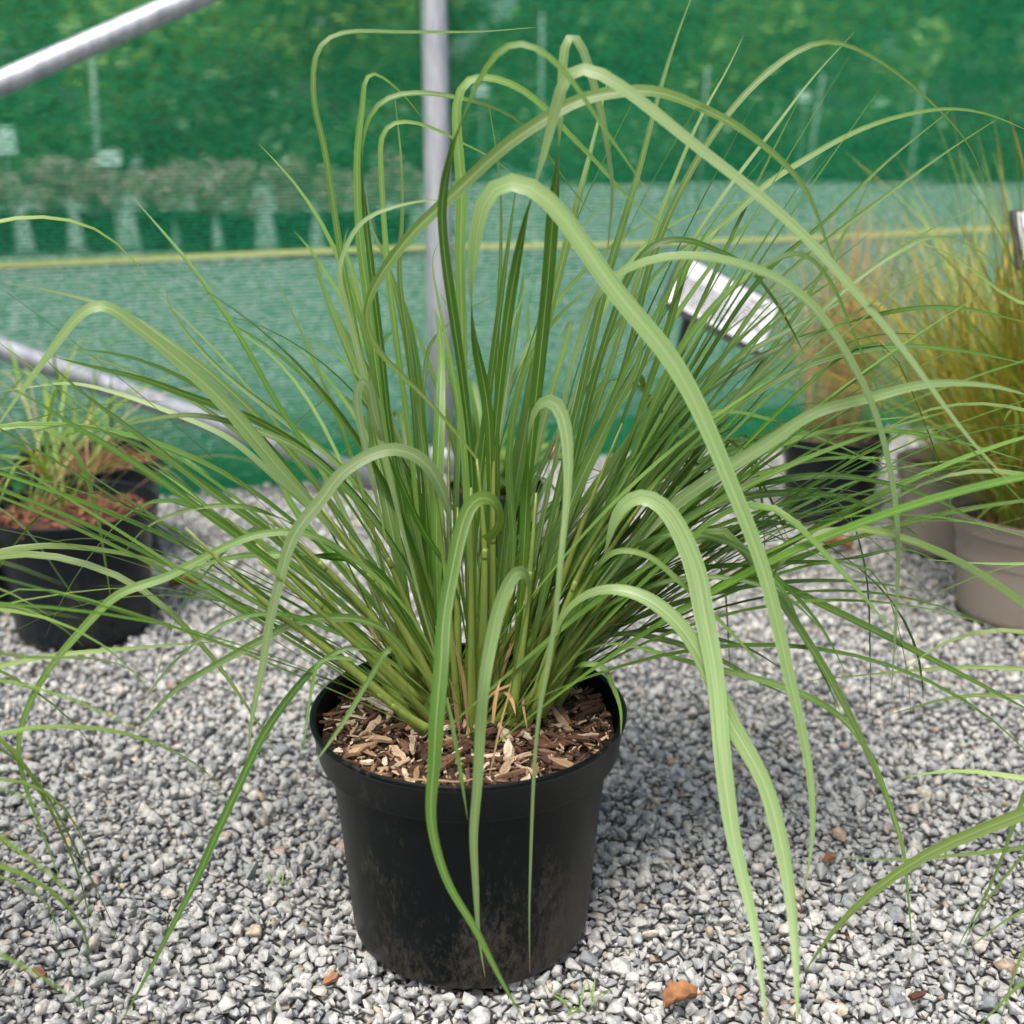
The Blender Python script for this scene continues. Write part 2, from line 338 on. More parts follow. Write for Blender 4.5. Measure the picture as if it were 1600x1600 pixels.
# ------------------------------------------------------------------ grass blades
NSEG = 26
_F3 = {}
def strip_faces(n):
    if n not in _F3:
        F = []
        for i in range(n - 1):
            a = i * 3; F += [(a, a + 1, a + 4, a + 3), (a + 1, a + 2, a + 5, a + 4)]
        _F3[n] = F
    return _F3[n]
def blade_profile(t, base=0.22, peak=0.48):
    a = np.clip(t / peak, 0, 1); up = base + (1 - base) * (a * a * (3 - 2 * a))
    b = np.clip((t - 0.45) / 0.55, 0, 1); return up * np.maximum((1 - b**2.1), 0.0)**0.85 + 0.015
def blade_geo(pts, width, n=NSEG, apex_normal=None, apex=None, fold=0.28, roll0=0.0, roll1=0.0, base=0.22, profile=None, n0=None):
    """ribbon with a channelled cross-section; returns V (3n), uv"""
    p = catmull(pts, n); t = np.linspace(0, 1, n)
    for _ in range(1 if n < 40 else 2): p[1:-1] = p[1:-1] * .5 + (p[:-2] + p[2:]) * .25
    T = np.gradient(p, axis=0); T /= np.linalg.norm(T, axis=1)[:, None] + 1e-12
    k0 = int(np.argmax(p[:, 2])) if apex is None else apex
    k0 = min(max(k0, 1), n - 2)
    N = np.empty((n, 3)); ref = np.array((0, -0.62, 0.78)) if apex_normal is None else np.array(apex_normal, float)
    if n0 is not None: k0 = 0; ref = np.array(n0, float)
    cur = nrm(ref - T[k0] * ref.dot(T[k0])); N[k0] = cur
    for i in range(k0 + 1, n): cur = nrm(cur - T[i] * cur.dot(T[i])); N[i] = cur
    cur = N[k0]
    for i in range(k0 - 1, -1, -1): cur = nrm(cur - T[i] * cur.dot(T[i])); N[i] = cur
    S = np.cross(T, N)
    ta = int(np.argmax(p[:, 2])) / (n - 1)
    if abs(roll0) > 1.2 and .12 < ta < .93:
        q_ = np.clip((t - ta + .24) / .22, 0, 1); w0 = 1 - q_ * q_ * (3 - 2 * q_); roll0 = math.copysign(2.75, roll0)
    else: w0 = (1 - t)**1.5
    roll = (roll0 * w0 + roll1 * t**1.5)[:, None]
    S, N = S * np.cos(roll) + N * np.sin(roll), N * np.cos(roll) - S * np.sin(roll)
    wd = (width * (blade_profile(t, base) if profile is None else profile(t)))[:, None] * 0.5
    ph_ = random.uniform(0, 6.28); wd = wd * (1 + .05 * np.sin(t * random.uniform(14, 30) + ph_))[:, None]
    fo = (fold * (1.25 - 0.6 * t))[:, None]
    V = np.empty((n, 3, 3)); V[:, 0] = p - S * wd + N * wd * fo; V[:, 1] = p; V[:, 2] = p + S * wd + N * wd * fo
    uv = np.empty((n, 3, 2)); uv[:, 0, 0] = 0; uv[:, 1, 0] = .5; uv[:, 2, 0] = 1; uv[:, :, 1] = t[:, None]
    return V.reshape(-1, 3), uv.reshape(-1, 2)
def leaf_obj(parent, V, uv, mat='leaf', name='leaf', n=NSEG):
    V = V - np.array(parent.location)
    return link(name, mesh_np(name, V, strip_faces(n), True, uv), mat, parent)
class Merge:
    def __init__(s): s.V = []; s.F = []; s.U = []; s.c = 0
    def add(s, V, uv, n):
        s.V.append(V); s.U.append(uv); s.F.append(np.array(strip_faces(n), np.int32) + s.c); s.c += len(V)
    def build(s, name, mat, parent):
        V = np.concatenate(s.V) - np.array(parent.location); me = tri_mesh(name, V, np.concatenate(s.F), True, np.concatenate(s.U))
        return link(name, me, mat, parent)
def arch(base, az, th0, length, droop, n=14, wob=0.0, power=1.6, zmin=0.012, kink=None):
    """points of a blade leaving base at tilt th0 from vertical towards azimuth az (from +X), drooping on the way"""
    p = np.array(base, float); pts = [p.copy()]; ds = length / (n - 1); a = az; ph = random.uniform(0, 6.28)
    for i in range(1, n):
        s = i / (n - 1); th = th0 + droop * s**power
        if kink and s > kink[0]: th += kink[1] * min(1, (s - kink[0]) / 0.07)
        th = min(th, 3.0)
        a2 = a + wob * math.sin(ph + 3.0 * s) * s
        p = p + ds * np.array((math.sin(th) * math.cos(a2), math.sin(th) * math.sin(a2), math.cos(th)))
        if p[2] < zmin: break
        pts.append(p.copy())
    return np.array(pts)
def free_blade(base, az, th0, length, droop, width, n=NSEG, wob=0.12, roll=0.5, kink=None, power=1.6, fold=0.28, basew=0.22):
    pts = arch(base, az, th0, length, droop, wob=wob, kink=kink, power=power)
    if len(pts) < 4: return None
    n0 = np.array((-math.cos(az) * math.cos(th0), -math.sin(az) * math.cos(th0), math.sin(th0) + 0.05))
    return blade_geo(pts, width, n, n0=n0, roll0=random.uniform(-1, 1), roll1=random.uniform(-roll, roll), fold=fold, base=basew)
def hero(pix, wpx, Y0, Y1, ease=1.6, start=0.0):
    """pixel polyline with forward distance running Y0 -> Y1"""
    pix = np.asarray(pix, float); d = np.r_[0, np.cumsum(np.linalg.norm(np.diff(pix, axis=0), axis=1))]; d /= d[-1]
    if isinstance(Y0, list): Y = np.interp(d, [a for a, _ in Y0], [b for _, b in Y0]); Y0, Y1 = Y0[0][1], Y0[-1][1]
    else: Y = Y0 + (Y1 - Y0) * np.clip((d - start) / (1 - start), 0, 1)**ease
    return np.array([P(x, y, yy) for (x, y), yy in zip(pix, Y)]), wpx * ((Y0 + Y1) / 2) * 1.06 / FPX * (1.0 if wpx >= 19 else 0.85)

# ================================================================== THE SETTING
gs = 150.0
nx = 2
V = [(-gs, -gs, -0.010), (gs, -gs, -0.010), (gs, gs, -0.010), (-gs, gs, -0.010)]
ground = tag(link('ground', mesh_np('ground', V, [(0, 1, 2, 3)]), 'gravel_sheet'), kind='structure')
ground['label'] = 'grey gravel ground reaching back beyond the green net'

# pots: (centre x, y), height, rim radius ------------- used by the gravel to keep their footprints clear
def pot_spot(px, D): return (px - 800) / FPX * (D * CP + (CAM_H - 0.18) * SP), D
MAIN = np.array((-0.0385, 0.982)); MAIN_H, MAIN_R = 0.217, 0.1405
PB = pot_spot(142, 1.99); PF = pot_spot(113, 1.70); PE = pot_spot(-112, 1.78)
PS = pot_spot(1305, 2.24); PT1 = pot_spot(1492, 2.06); PT2 = pot_spot(1622, 1.755); PR = pot_spot(775, 1.99)
NLEFT = (-0.80, 1.02); NRIGHT = (0.82, 1.0); NL2 = (-0.74, 0.66)
foot = [(MAIN[0], MAIN[1], .088), (*PB, .10), (*PF, .10), (*PE, .10), (*PS, .085), (*PT1, .085), (*PT2, .10), (*PR, .065), (*NLEFT, .109), (*NRIGHT, .109), (*NL2, .109)]

# gravel: every stone real geometry, one object
def stone_proto(npts, bev):
    bm = bmesh.new(); sc = np.array((1.0, random.uniform(.62, .95), random.uniform(.45, .8)))
    for _ in range(npts):
        v = rng.normal(size=3); v = v / np.linalg.norm(v) * random.uniform(.82, 1.0); bm.verts.new(tuple(v * sc))
    r = bmesh.ops.convex_hull(bm, input=bm.verts)
    bmesh.ops.delete(bm, geom=list({g for g in r['geom_interior'] + r['geom_unused'] if isinstance(g, bmesh.types.BMVert)}), context='VERTS')
    bmesh.ops.dissolve_limit(bm, angle_limit=math.radians(14), verts=bm.verts, edges=bm.edges)
    if bev: bmesh.ops.bevel(bm, geom=list(bm.edges), offset=0.04, segments=1, affect='EDGES', profile=0.6, clamp_overlap=True)
    bmesh.ops.triangulate(bm, faces=bm.faces); bm.verts.index_update()
    V = np.array([v.co[:] for v in bm.verts]); T = np.array([[v.index for v in f.verts] for f in bm.faces]); bm.free(); return V, T
near_pro = [stone_proto(random.choice((9, 11, 13)), True) for _ in range(28)]
far_pro = [stone_proto(random.choice((8, 9, 10)), False) for _ in range(24)]
def scatter(spacing, y0, y1, rlo, rhi, z0, z1, keep=1.0):
    xs = []; y = y0
    ny = int((y1 - y0) / spacing)
    out = []
    for j in range(ny):
        yy = y0 + j * spacing; hw = 0.5 * yy + 0.26; nxx = int(2 * hw / spacing)
        X = -hw + (np.arange(nxx) + 0.5 * (j % 2)) * spacing
        out.append(np.c_[X, np.full(nxx, yy)])
    Q = np.concatenate(out); Q += rng.uniform(-.48, .48, Q.shape) * spacing
    if keep < 1: Q = Q[rng.random(len(Q)) < keep]
    ok = np.ones(len(Q), bool)
    for (cx, cy, r) in foot: ok &= ((Q[:, 0] - cx)**2 + (Q[:, 1] - cy)**2) > (r + 0.001)**2
    Q = Q[ok]; n = len(Q)
    rad = rlo + (rhi - rlo) * rng.random(n)**1.7; z = rng.uniform(z0, z1, n)
    return np.c_[Q, z, rad]
S1 = scatter(0.0107, 0.66, 3.2, .0047, .0105, -.0085, -.0035)
S2 = scatter(0.0124, 0.66, 3.1, 0.0034, .0118, -.0015, .0035, .72)
S3 = scatter(0.028, 0.76, 2.6, .0085, .0145, -.001, .003, .5)
SS = np.concatenate((S1, S2, S3))
def build_stones(SS):
    allV = []; allT = []; c = 0
    near = (SS[:, 1] < 1.32) & (SS[:, 2] > -.004)
    for pros, sel in ((near_pro, near), (far_pro, ~near)):
        idx = np.where(sel)[0]; which = rng.integers(0, len(pros), len(idx))
        for k, (PV, PT) in enumerate(pros):
            I = idx[which == k]; m = len(I)
            if not m: continue
            q = rng.normal(size=(m, 4)); q[:, 1:3] *= 0.55; q /= np.linalg.norm(q, axis=1)[:, None]; w_, x, y, z = q.T
            R = np.stack([1 - 2 * (y*y + z*z), 2 * (x*y - z*w_), 2 * (x*z + y*w_), 2 * (x*y + z*w_), 1 - 2 * (x*x + z*z), 2 * (y*z - x*w_), 2 * (x*z - y*w_), 2 * (y*z + x*w_), 1 - 2 * (x*x + y*y)], 1).reshape(m, 3, 3)
            sc = SS[I, 3][:, None, None] * rng.uniform(.85, 1.15, (m, 1, 3))
            V = np.einsum('mij,mvj->mvi', R, PV[None] * sc) + SS[I, :3][:, None, :]
            T = PT[None] + (np.arange(m) * len(PV))[:, None, None] + c
            allV.append(V.reshape(-1, 3)); allT.append(T.reshape(-1, 3)); c += m * len(PV)
    return np.concatenate(allV), np.concatenate(allT)
gV, gT = build_stones(SS)
gravel = tag(link('gravel', tri_mesh('gravel', gV, gT), 'stone'), 'loose crushed grey limestone gravel covering the ground', 'gravel', kind='stuff')

# ---- the green net fence, receding a little to the right
FA = np.array((-0.64, 2.395)); FB = np.array((0.516, 2.80)); FD = (FB - FA) / np.linalg.norm(FB - FA); FN = np.array((-FD[1], FD[0]))
FANG = math.atan2(FD[1], FD[0])
def fence_pt(s, z, off=0.0):
    q = FA + FD * s + FN * off; return np.array((q[0], q[1], z))
fence = thing('net_fence', 'green woven shade net fence with yellow edging line behind the pots', 'fence', (FA[0], FA[1], 0))
fence.rotation_euler = (0, 0, FANG)
def sheet(s0, s1, z0, z1, ns, nz, off, amp):
    V = []; F = []
    for j in range(nz + 1):
        for i in range(ns + 1):
            s = s0 + (s1 - s0) * i / ns; z = z0 + (z1 - z0) * j / nz
            d = amp * (math.sin(s * 3.1 + z * 2.0) + 0.9 * math.sin(s * 11 + 2.5 * math.sin(z * 3 + s)) * (.4 + .6 * math.sin(s * 1.7)**2) + 0.5 * math.sin(s * 7.7 - z * 4.1 + 1.0) + 0.3 * math.sin(z * 17 + s * 2))
            V.append((s, off + d, z))
    for j in range(nz):
        for i in range(ns): a = j * (ns + 1) + i; F.append((a, a + 1, a + ns + 2, a + ns + 1))
    return V, F
V, F = sheet(-3.5, 4.5, -0.004, 1.95, 240, 40, 0.0, 0.006); link('net', mesh_np('net', V, F, True), 'net', fence)
V, F = sheet(-3.5, 4.5, -0.004, 0.085, 240, 3, -0.016, 0.005); link('folded_hem', mesh_np('folded_hem', V, F, True), 'net', fence)
V = []; F = []
for i in range(241):
    s = -3.5 + 8 * i / 240; dz = 0.003 * math.sin(s * 4) + 0.475
    d = -0.004 + 0.006 * (math.sin(s * 3.1 + .95) + 0.9 * math.sin(s * 11 + 2.5 * math.sin(1.425 + s)) * (.4 + .6 * math.sin(s * 1.7)**2) + 0.5 * math.sin(s * 7.7 - 1.95 + 1.0) + 0.3 * math.sin(8.07 + s * 2))
    for (yy, zz) in ((0, -.0055), (-.0025, -.0055), (-.0025, .0055), (0, .0055)): V.append((s, d + yy, dz + zz))
for i in range(240):
    for k in range(4): a = i * 4; F.append((a + k, a + (k + 1) % 4, a + 4 + (k + 1) % 4, a + 4 + k))
link('edging_line', mesh_np('edging_line', V, F), 'net_tape', fence)

# ---- steel pole and braces in front of the net
pole_s = 0.45
bx = P(691, 700, 2.53)
def steel_tube(name, a, b, r, label, collar=None):
    a = np.array(a); b = np.array(b); d = nrm(b - a)
    o = thing(name, label, 'steel tube', tuple(a)); pts = [a + (b - a) * t for t in np.linspace(0, 1, 6)]
    V, F = tube([p - a for p in pts], [r] * 6, 24); link('tube', mesh_np('tube', V, F, True), 'steel', o)
    if collar is not None:
        for c in collar:
            q = a + d * c - a; V, F = tube([q - d * .022, q - d * .02, q + d * .02, q + d * .022], [r * 1.01, r * 1.17, r * 1.17, r * 1.01], 24)
            link('collar', mesh_np('collar', V, F, True), 'steel', o)
    return o
steel_tube('steel_pole', (bx[0], bx[1], -0.05), (bx[0], bx[1], 2.1), 0.0262, 'upright galvanised steel pole standing against the green net', [0.09, 1.9])
a = P(-60, 157, 2.17); b = P(420, -55, 2.385); a = a - (b - a) * 1.1
steel_tube('steel_brace', a, a + (b - a) * 1.3, 0.021, 'slanting steel tube crossing the upper corner above the net', [0.02])
a = P(655, 772, 2.46); b = P(-60, 523, 2.155)
steel_tube('steel_brace', a, a + (b - a) * 2.3, 0.0205, 'slanting steel brace rising from the pole foot behind the left pots', [0.03])

# ---- beyond the net
def crown_mesh(n, rx, ry, rz, zc, size, seed):
    r = np.random.default_rng(seed); k = 14
    cl = r.normal(size=(k, 3)); cl /= np.linalg.norm(cl, axis=1)[:, None]; cl *= r.uniform(.25, .8, (k, 1)); rad = r.uniform(.22, .5, k)
    which = r.integers(0, k, n); d = r.normal(size=(n, 3)); d /= np.linalg.norm(d, axis=1)[:, None]
    c = (cl[which] + d * (rad[which] * r.uniform(.55, 1.0, n)**.5)[:, None]) * np.array((rx, ry, rz)) + np.array((0, 0, zc))
    a = r.normal(size=(n, 3)); a /= np.linalg.norm(a, axis=1)[:, None]; b = np.cross(a, r.normal(size=(n, 3))); b /= np.linalg.norm(b, axis=1)[:, None]
    s = size * r.uniform(.6, 1.3, (n, 1))
    V = np.stack((c - a * s, c + b * s * .45, c + a * s, c - b * s * .45), 1).reshape(-1, 3)
    uv = np.tile(np.array(((0, .3), (.5, .5), (1, .7), (.5, .5))), (n, 1))
    return tri_mesh('crown', V, np.arange(4 * n).reshape(n, 4), False, uv)
hedge_words = ['leftmost', 'second', 'third', 'fourth', 'fifth', 'sixth', 'seventh', 'eighth', 'ninth', 'tenth', 'eleventh', 'twelfth', 'rightmost']
for i in range(13):
    x = -10.8 + i * 1.75 + random.uniform(-.2, .2); hh = random.uniform(.95, 1.5); y = 16.3 + random.uniform(-.3, .5)
    o = thing('hedge_shrub', f'dark green shrub far behind the net, {hedge_words[i]} of the hedge row', 'shrub', (x, y, 0), 'hedge far beyond the net')
    V, F = tube([(0, 0, 0), (.03, 0, hh * .4), (0, .02, hh * .8)], [.06, .045, .02], 8); link('trunk', mesh_np('trunk', V, F, True), 'bark', o)
    link('crown', crown_mesh(3600, 1.45, .8, hh * .62, hh * .45, 0.10, 150 + i), 'foliage_dark', o)
tree_specs = [(-9.5, 20, 2.4, 2.6, 'foliage', 'dark green tree far behind the net, leftmost of the row'), (-5.6, 19.5, 2.3, 2.3, 'foliage_light', 'light green bushy tree seen above the slanting upper tube'),
              (-2.2, 21, 2.5, 2.5, 'foliage_light', 'pale green tree beyond the hedge left of the steel pole'), (1.3, 20, 2.1, 2.2, 'foliage', 'dark leafy tree behind the tallest grass blades'),
              (4.0, 19.5, 2.0, 2.1, 'foliage_light', 'yellowish tree beyond the hedge at the top centre'), (7.2, 21, 2.6, 2.7, 'foliage', 'broad dark tree above the hedge towards the right'),
              (10.6, 20, 2.2, 2.4, 'foliage_light', 'light green tree far behind the net, rightmost of the row')]
for i, (x, y, r_, h, mt, lb) in enumerate(tree_specs):
    o = thing('tree', lb, 'tree', (x, y, 0), 'trees beyond the hedge')
    V, F = tube([(0, 0, 0), (.04, 0, h * .4), (.0, .05, h * .75), (.1, 0, h * 1.05)], [.14, .11, .08, .03], 8); link('trunk', mesh_np('trunk', V, F, True), 'bark', o)
    link('crown', crown_mesh(5200, r_ * 1.25, r_ * .8, h * .8, h * .95, 0.17, 50 + i), mt, o)
for i in range(9):
    x = -3.0 + i * 0.285 + random.uniform(-.03, .03); y = 7.3 + random.uniform(-.1, .25)
    words = ['leftmost', 'second', 'third', 'fourth', 'fifth', 'sixth', 'seventh', 'eighth', 'last'][i]
    o = thing('potted_heather', f'pinkish heather in a dark pot behind the net, {words} of the row from the left', 'potted plant', (x, y, 0), 'heathers beyond the net')
    V, F = lathe([(.09, 0), (.115, .2), (.122, .2), (.122, .235), (.112, .235), (.108, .2)], 20); link('pot', mesh_np('pot', V, F, True), 'pot_dark', o)
    link('foliage', crown_mesh(1100, .22, .2, .19, .37, 0.022, 90 + i), 'heather', o)
def far_stake(px, py0, py1, Y, lean, label, wpx=9):
    b = P(px, py1, Y); t = P(px + lean, py0, Y); zb = max(b[2], 0); o = thing('planting_stake', label, 'stake', (b[0], b[1], 0), 'pale stakes beyond the net')
    top = t - np.array((b[0], b[1], 0)); r_ = wpx * .6 * Y / FPX / 2
    V, F = tube([(0, 0, -.02), tuple(top * .5), tuple(top)], [r_, r_, r_ * .9], 8); link('stake', mesh_np('stake', V, F, True), 'stake', o)
far_stake(150, 60, 250, 9.0, -8, 'pale vertical stake at far left behind the net', 14)
far_stake(845, 20, 275, 12, 2, 'pale stake behind the dark twisted tall blade', 9)
far_stake(1092, 105, 272, 11, 14, 'bright leaning stake behind the long diagonal blade', 8)
far_stake(1258, 115, 272, 11, 28, 'leaning pale stake below the small white tag', 8)
far_stake(1420, 130, 262, 11, 22, 'rightmost leaning stake behind the arching blade', 8)
def small_label(px, py, Y, wpx, hpx, label):
    c = P(px, py, Y); o = thing('plant_label', label, 'plant label', (c[0], c[1], 0), 'white tags beyond the net'); hw = wpx * Y / FPX / 2; hh = hpx * Y / FPX / 2
    V, F = box_vf(-hw, hw, -.004, .004, c[2] - hh, c[2] + hh); link('card', mesh_np('card', V, F), 'white', o)
    V, F = tube([(0, .012, -.03), (0, .012, c[2] * .5), (0, .012, c[2] - hh * .5)], [.006] * 3, 6); link('stick', mesh_np('stick', V, F), 'stake', o)
small_label(6, 219, 6.6, 36, 40, 'white card label at the left edge behind the net')
small_label(171, 247, 6.7, 36, 24, 'white card label above the potted heathers behind the net')
small_label(1257, 151, 10, 20, 14, 'tiny white tag high up behind the right-hand grass blades')
small_label(752, 141, 10, 22, 16, 'tiny white tag beside the pole near the bent blade tops')

# ================================================================== POTS
def pot_profile(h, R, rim=0.036):
    rb = R * .775; rt = R * .885
    return [(0.0, 0.006), (rb * .8, 0.006), (rb * .86, 0.0), (rb * .97, 0.0), (rb, 0.004), (rb + .0015, .012), (rb + (rt - rb) * .5, h * .45), (rt, h - rim - .002),
            (rt + .0005, h - rim), (R * .952, h - rim + .0006), (R * .958, h - rim + .003), (R * .985, h - .006), (R, h - .003), (R * 1.0, h), (R * .985, h + .0012), (R * .965, h - .001), (R * .955, h - .012), (R * .925, h - .032), (R * .872, h - .044), (R * .86, h - .07)]
def make_pot(o, h, R, mat, rim=0.036, seg=72):
    pr = pot_profile(h, R, rim); split = 8
    V, F = lathe(pr[:split + 1], seg, 0.002); pot = link('pot', mesh_np('pot', V, F, True), mat, o)
    V, F = lathe(pr[split:], seg, 0.002); link('rim', mesh_np('rim', V, F, True), mat, pot)
    pot.data.set_sharp_from_angle(angle=math.radians(32)); pot.children[0].data.set_sharp_from_angle(angle=math.radians(32))
    return pot
def soil_disc(o, z, r, mat, bump=.006, name='compost'):
    rings = 14; seg = 40; V = [(0, 0, z)]; F = []
    for i in range(1, rings + 1):
        for k in range(seg):
            a = 2 * math.pi * k / seg; rr = r * i / rings
            V.append((rr * math.cos(a), rr * math.sin(a), z + random.uniform(-bump, bump) + 0.012 * math.exp(-(rr / r * 2.4)**2)))
    for k in range(seg): F.append((0, 1 + k, 1 + (k + 1) % seg))
    for i in range(rings - 1):
        for k in range(seg): a = 1 + i * seg; F.append((a + k, a + seg + k, a + seg + (k + 1) % seg, a + (k + 1) % seg))
    return link(name, mesh_np(name, V, F, True), mat, o)
def chip_proto(L, W, H):
    n = 5; V = []; F = []
    ws = [W * random.uniform(.55, 1.0) for _ in range(n)]; ws[0] *= random.uniform(.3, .8); ws[-1] *= random.uniform(.2, .8); bend = random.uniform(-.05, .05) * L
    for i in range(n):
        x = (i / (n - 1) - .5) * L; dz = bend * (2 * i / (n - 1) - 1)**2; dy = random.uniform(-.12, .12) * W
        ex = random.uniform(-.1, .1) * L if i in (0, n - 1) else 0
        for (sy, sz) in ((-.5, -.5), (.5, -.5), (.5, .5), (-.5, .5)):
            V.append((x + ex * (1 if sy > 0 else -1) * .6, dy + sy * ws[i] * random.uniform(.85, 1.1), dz + sz * H * random.uniform(.6, 1.15)))
    for i in range(n - 1):
        for k in range(4): a = i * 4; F.append((a + k, a + (k + 1) % 4, a + 4 + (k + 1) % 4, a + 4 + k))
    F += [(3, 2, 1, 0), tuple(4 * (n - 1) + k for k in range(4))]
    return V, F
def chip_mesh(L, W, H, mat):
    V, F = chip_proto(L, W, H); me = mesh_np('bark_chip', V, F); me.materials.append(M[mat]); return me
def fine_chips(o, count, z, r, mat, smin, smax, name='bark_fibres'):
    Vs = []; Fs = []; c = 0
    for _ in range(count):
        L = random.uniform(smin, smax); V, F = chip_proto(L, L * random.uniform(.12, .4), L * random.uniform(.06, .2))
        rr = r * math.sqrt(random.random()); a = random.uniform(0, 6.283)
        R = Euler((random.uniform(-.6, .6), random.uniform(-.6, .6), random.uniform(0, 6.28))).to_matrix()
        q = Vector((rr * math.cos(a), rr * math.sin(a), z + random.uniform(-.002, .006) + 0.012 * math.exp(-(rr / r * 2.4)**2)))
        Vs += [tuple(R @ Vector(v) + q) for v in V]; Fs += [tuple(i + c for i in f) for f in F]; c += len(V)
    ob = link(name, mesh_np(name, Vs, Fs), mat, o); ob['kind'] = 'stuff'; return ob

# ================================================================== THE MAIN POTTED GRASS
plant = thing('potted_grass', 'tall arching green grass in a big black pot, front and centre', 'potted plant', (MAIN[0], MAIN[1], 0.008))
PLOC = np.array(plant.location)
make_pot(plant, MAIN_H, MAIN_R, 'pot_black', 0.036, 96)
SZ = MAIN_H - 0.017
mulch = soil_disc(plant, SZ - .004, MAIN_R * .93, 'soil', name='mulch')
big_ch = [chip_mesh(random.uniform(.022, .046), random.uniform(.005, .012), random.uniform(.002, .005), 'chip') for _ in range(14)]
mid_ch = [chip_mesh(random.uniform(.010, .024), random.uniform(.003, .007), random.uniform(.0015, .0035), 'chip') for _ in range(14)]
for i in range(290):
    big = i < 70; me = random.choice(big_ch if big else mid_ch)
    rr = MAIN_R * (.82 if big else .9) * math.sqrt(random.uniform(.03, 1)); a = random.uniform(0, 6.283)
    c = link('bark_chip', me, None, mulch)
    c.location = (rr * math.cos(a), rr * math.sin(a), SZ + random.uniform(.001, .007) + 0.012 * math.exp(-(rr / MAIN_R * 2.4)**2))
    c.rotation_euler = (random.uniform(-.5, .5), random.uniform(-.35, .35), random.uniform(0, 6.28))
fb = fine_chips(plant, 2600, SZ, MAIN_R * .90, 'chip_fine', .004, .014)

base = np.array((MAIN[0], MAIN[1], SZ + .008))
YC = MAIN[1]
# traced blades: pixel polyline, apparent width, forward distance start/end, twist at base / tip
H = []
def h(pts, wd, Y0=YC, Y1=None, r0=0.0, r1=0.0, ease=1.6, prof=None):
    if r0 == 0.0 and random.random() < .45: r0 = random.choice((-1, 1)) * random.uniform(1.3, 2.4)
    H.append((pts, wd, Y0, YC if Y1 is None else Y1, r0, r1, ease, prof))
h([(748,1090),(760,900),(768,700),(762,620),(744,550),(738,480),(742,390),(750,325),(765,287),(790,273),(825,283),(870,330),(920,400),(980,480),(1040,545),(1085,620),(1120,700),(1155,790),(1185,870),(1210,950),(1230,1040),(1247,1110),(1263,1190),(1270,1270),(1268,1340),(1251,1412)],29,.98,.80,1.9)
h([(800,1085),(815,880),(836,660),(848,540),(858,430),(866,330),(875,230),(880,130),(883,70),(889,45),(897,43),(910,75),(925,130),(941,185),(952,240),(958,300),(955,350),(948,410)],19,.98,1.0,2.2)
h([(756,1095),(765,850),(775,650),(790,540),(803,440),(812,380),(825,325),(845,270),(860,210),(872,150),(882,105),(894,94),(915,99),(955,123),(1010,165),(1080,220),(1150,275),(1210,325),(1280,392),(1340,460),(1400,535),(1460,612),(1520,690),(1590,765)],19,.98,.84,2.0)
h([(745,1090),(740,900),(735,720),(722,600),(708,500),(697,400),(692,330),(700,260),(722,185),(745,130),(770,90),(795,66),(815,62),(845,80),(885,112),(920,165),(955,215),(990,270),(1017,312)],17,.97,.90,1.5)
h([(738,1090),(735,900),(730,750),(722,620),(720,500),(718,400),(720,300),(715,215),(714,160),(722,128),(738,117),(760,118),(790,128),(820,143),(850,165),(880,200),(930,252),(985,310),(1040,352),(1062,372)],18,.99,1.06)
h([(745,717),(705,665),(655,610),(605,565),(577,528),(568,495),(582,452),(610,410),(650,360),(700,312),(750,265),(800,222),(850,185),(900,160),(940,146),(980,141),(1030,145),(1080,163),(1140,190),(1195,228),(1238,270),(1268,315),(1290,370),(1308,420),(1316,465)],19,.96,.98,-.8)
h([(690,1060),(645,880),(602,720),(562,560),(538,470),(531,425),(540,385),(565,350),(600,328),(640,318),(690,313),(718,322)],13,.95,.98)
h([(700,1060),(655,900),(602,740),(572,600),(552,500),(535,410),(520,310),(505,220),(492,160),(488,110),(498,66),(530,48),(600,48),(690,52),(760,48),(840,42)],12,1.0,1.12,.8)
h([(680,1050),(640,880),(612,720),(592,600),(576,480),(563,380),(557,300),(560,220),(567,150),(575,112),(585,110),(605,128),(640,160),(660,186)],16,1.02,1.1,.6)
h([(690,1050),(660,880),(640,700),(625,560),(607,420),(597,320),(593,250),(597,207),(612,191),(640,188),(680,199),(720,224),(762,243),(805,275)],11,1.02,1.1)
h([(690,1050),(650,880),(615,700),(592,520),(576,380),(568,270),(573,190),(590,157),(625,145),(710,150),(770,165),(812,190),(855,240),(890,290),(937,347)],12,1.0,1.06,1.5)
h([(700,1050),(665,880),(650,700),(636,540),(623,420),(630,330),(626,230),(615,140)],10,1.03,1.12)
h([(780,1080),(777,800),(778,650),(780,500),(783,380),(780,280),(774,220),(763,160)],8,1.02,1.1)
h([(690,1030),(672,800),(648,620),(620,470),(600,400),(580,360),(572,300)],12,1.03,1.12,.5)
h([(795,1085),(850,850),(905,620),(950,430),(995,270),(1038,125),(1068,35),(1085,-15)],14,1.0,1.12)
h([(800,1085),(872,820),(950,580),(1008,400),(1052,288),(1098,180),(1140,100),(1162,55)],12,1.01,1.14,.4)
h([(808,1085),(890,820),(985,540),(1022,390),(1066,290),(1135,185),(1198,113),(1250,76),(1290,63),(1325,68),(1390,105),(1450,155),(1500,205),(1527,245),(1545,312)],12,1.02,1.12,.3)
h([(815,1080),(920,800),(1010,560),(1075,395),(1145,290),(1210,200),(1265,130),(1335,50)],9,1.03,1.2)
h([(830,1080),(950,780),(1050,500),(1086,392),(1140,340),(1185,300),(1260,250),(1340,205),(1420,180),(1490,170),(1540,178),(1610,206)],13,1.03,1.1,.6)
h([(840,1075),(975,800),(1100,560),(1200,420),(1285,350),(1375,262),(1490,168)],9,1.04,1.2)
h([(850,1075),(990,800),(1110,590),(1210,445),(1300,370),(1400,295),(1500,222),(1560,185)],9,1.06,1.22)
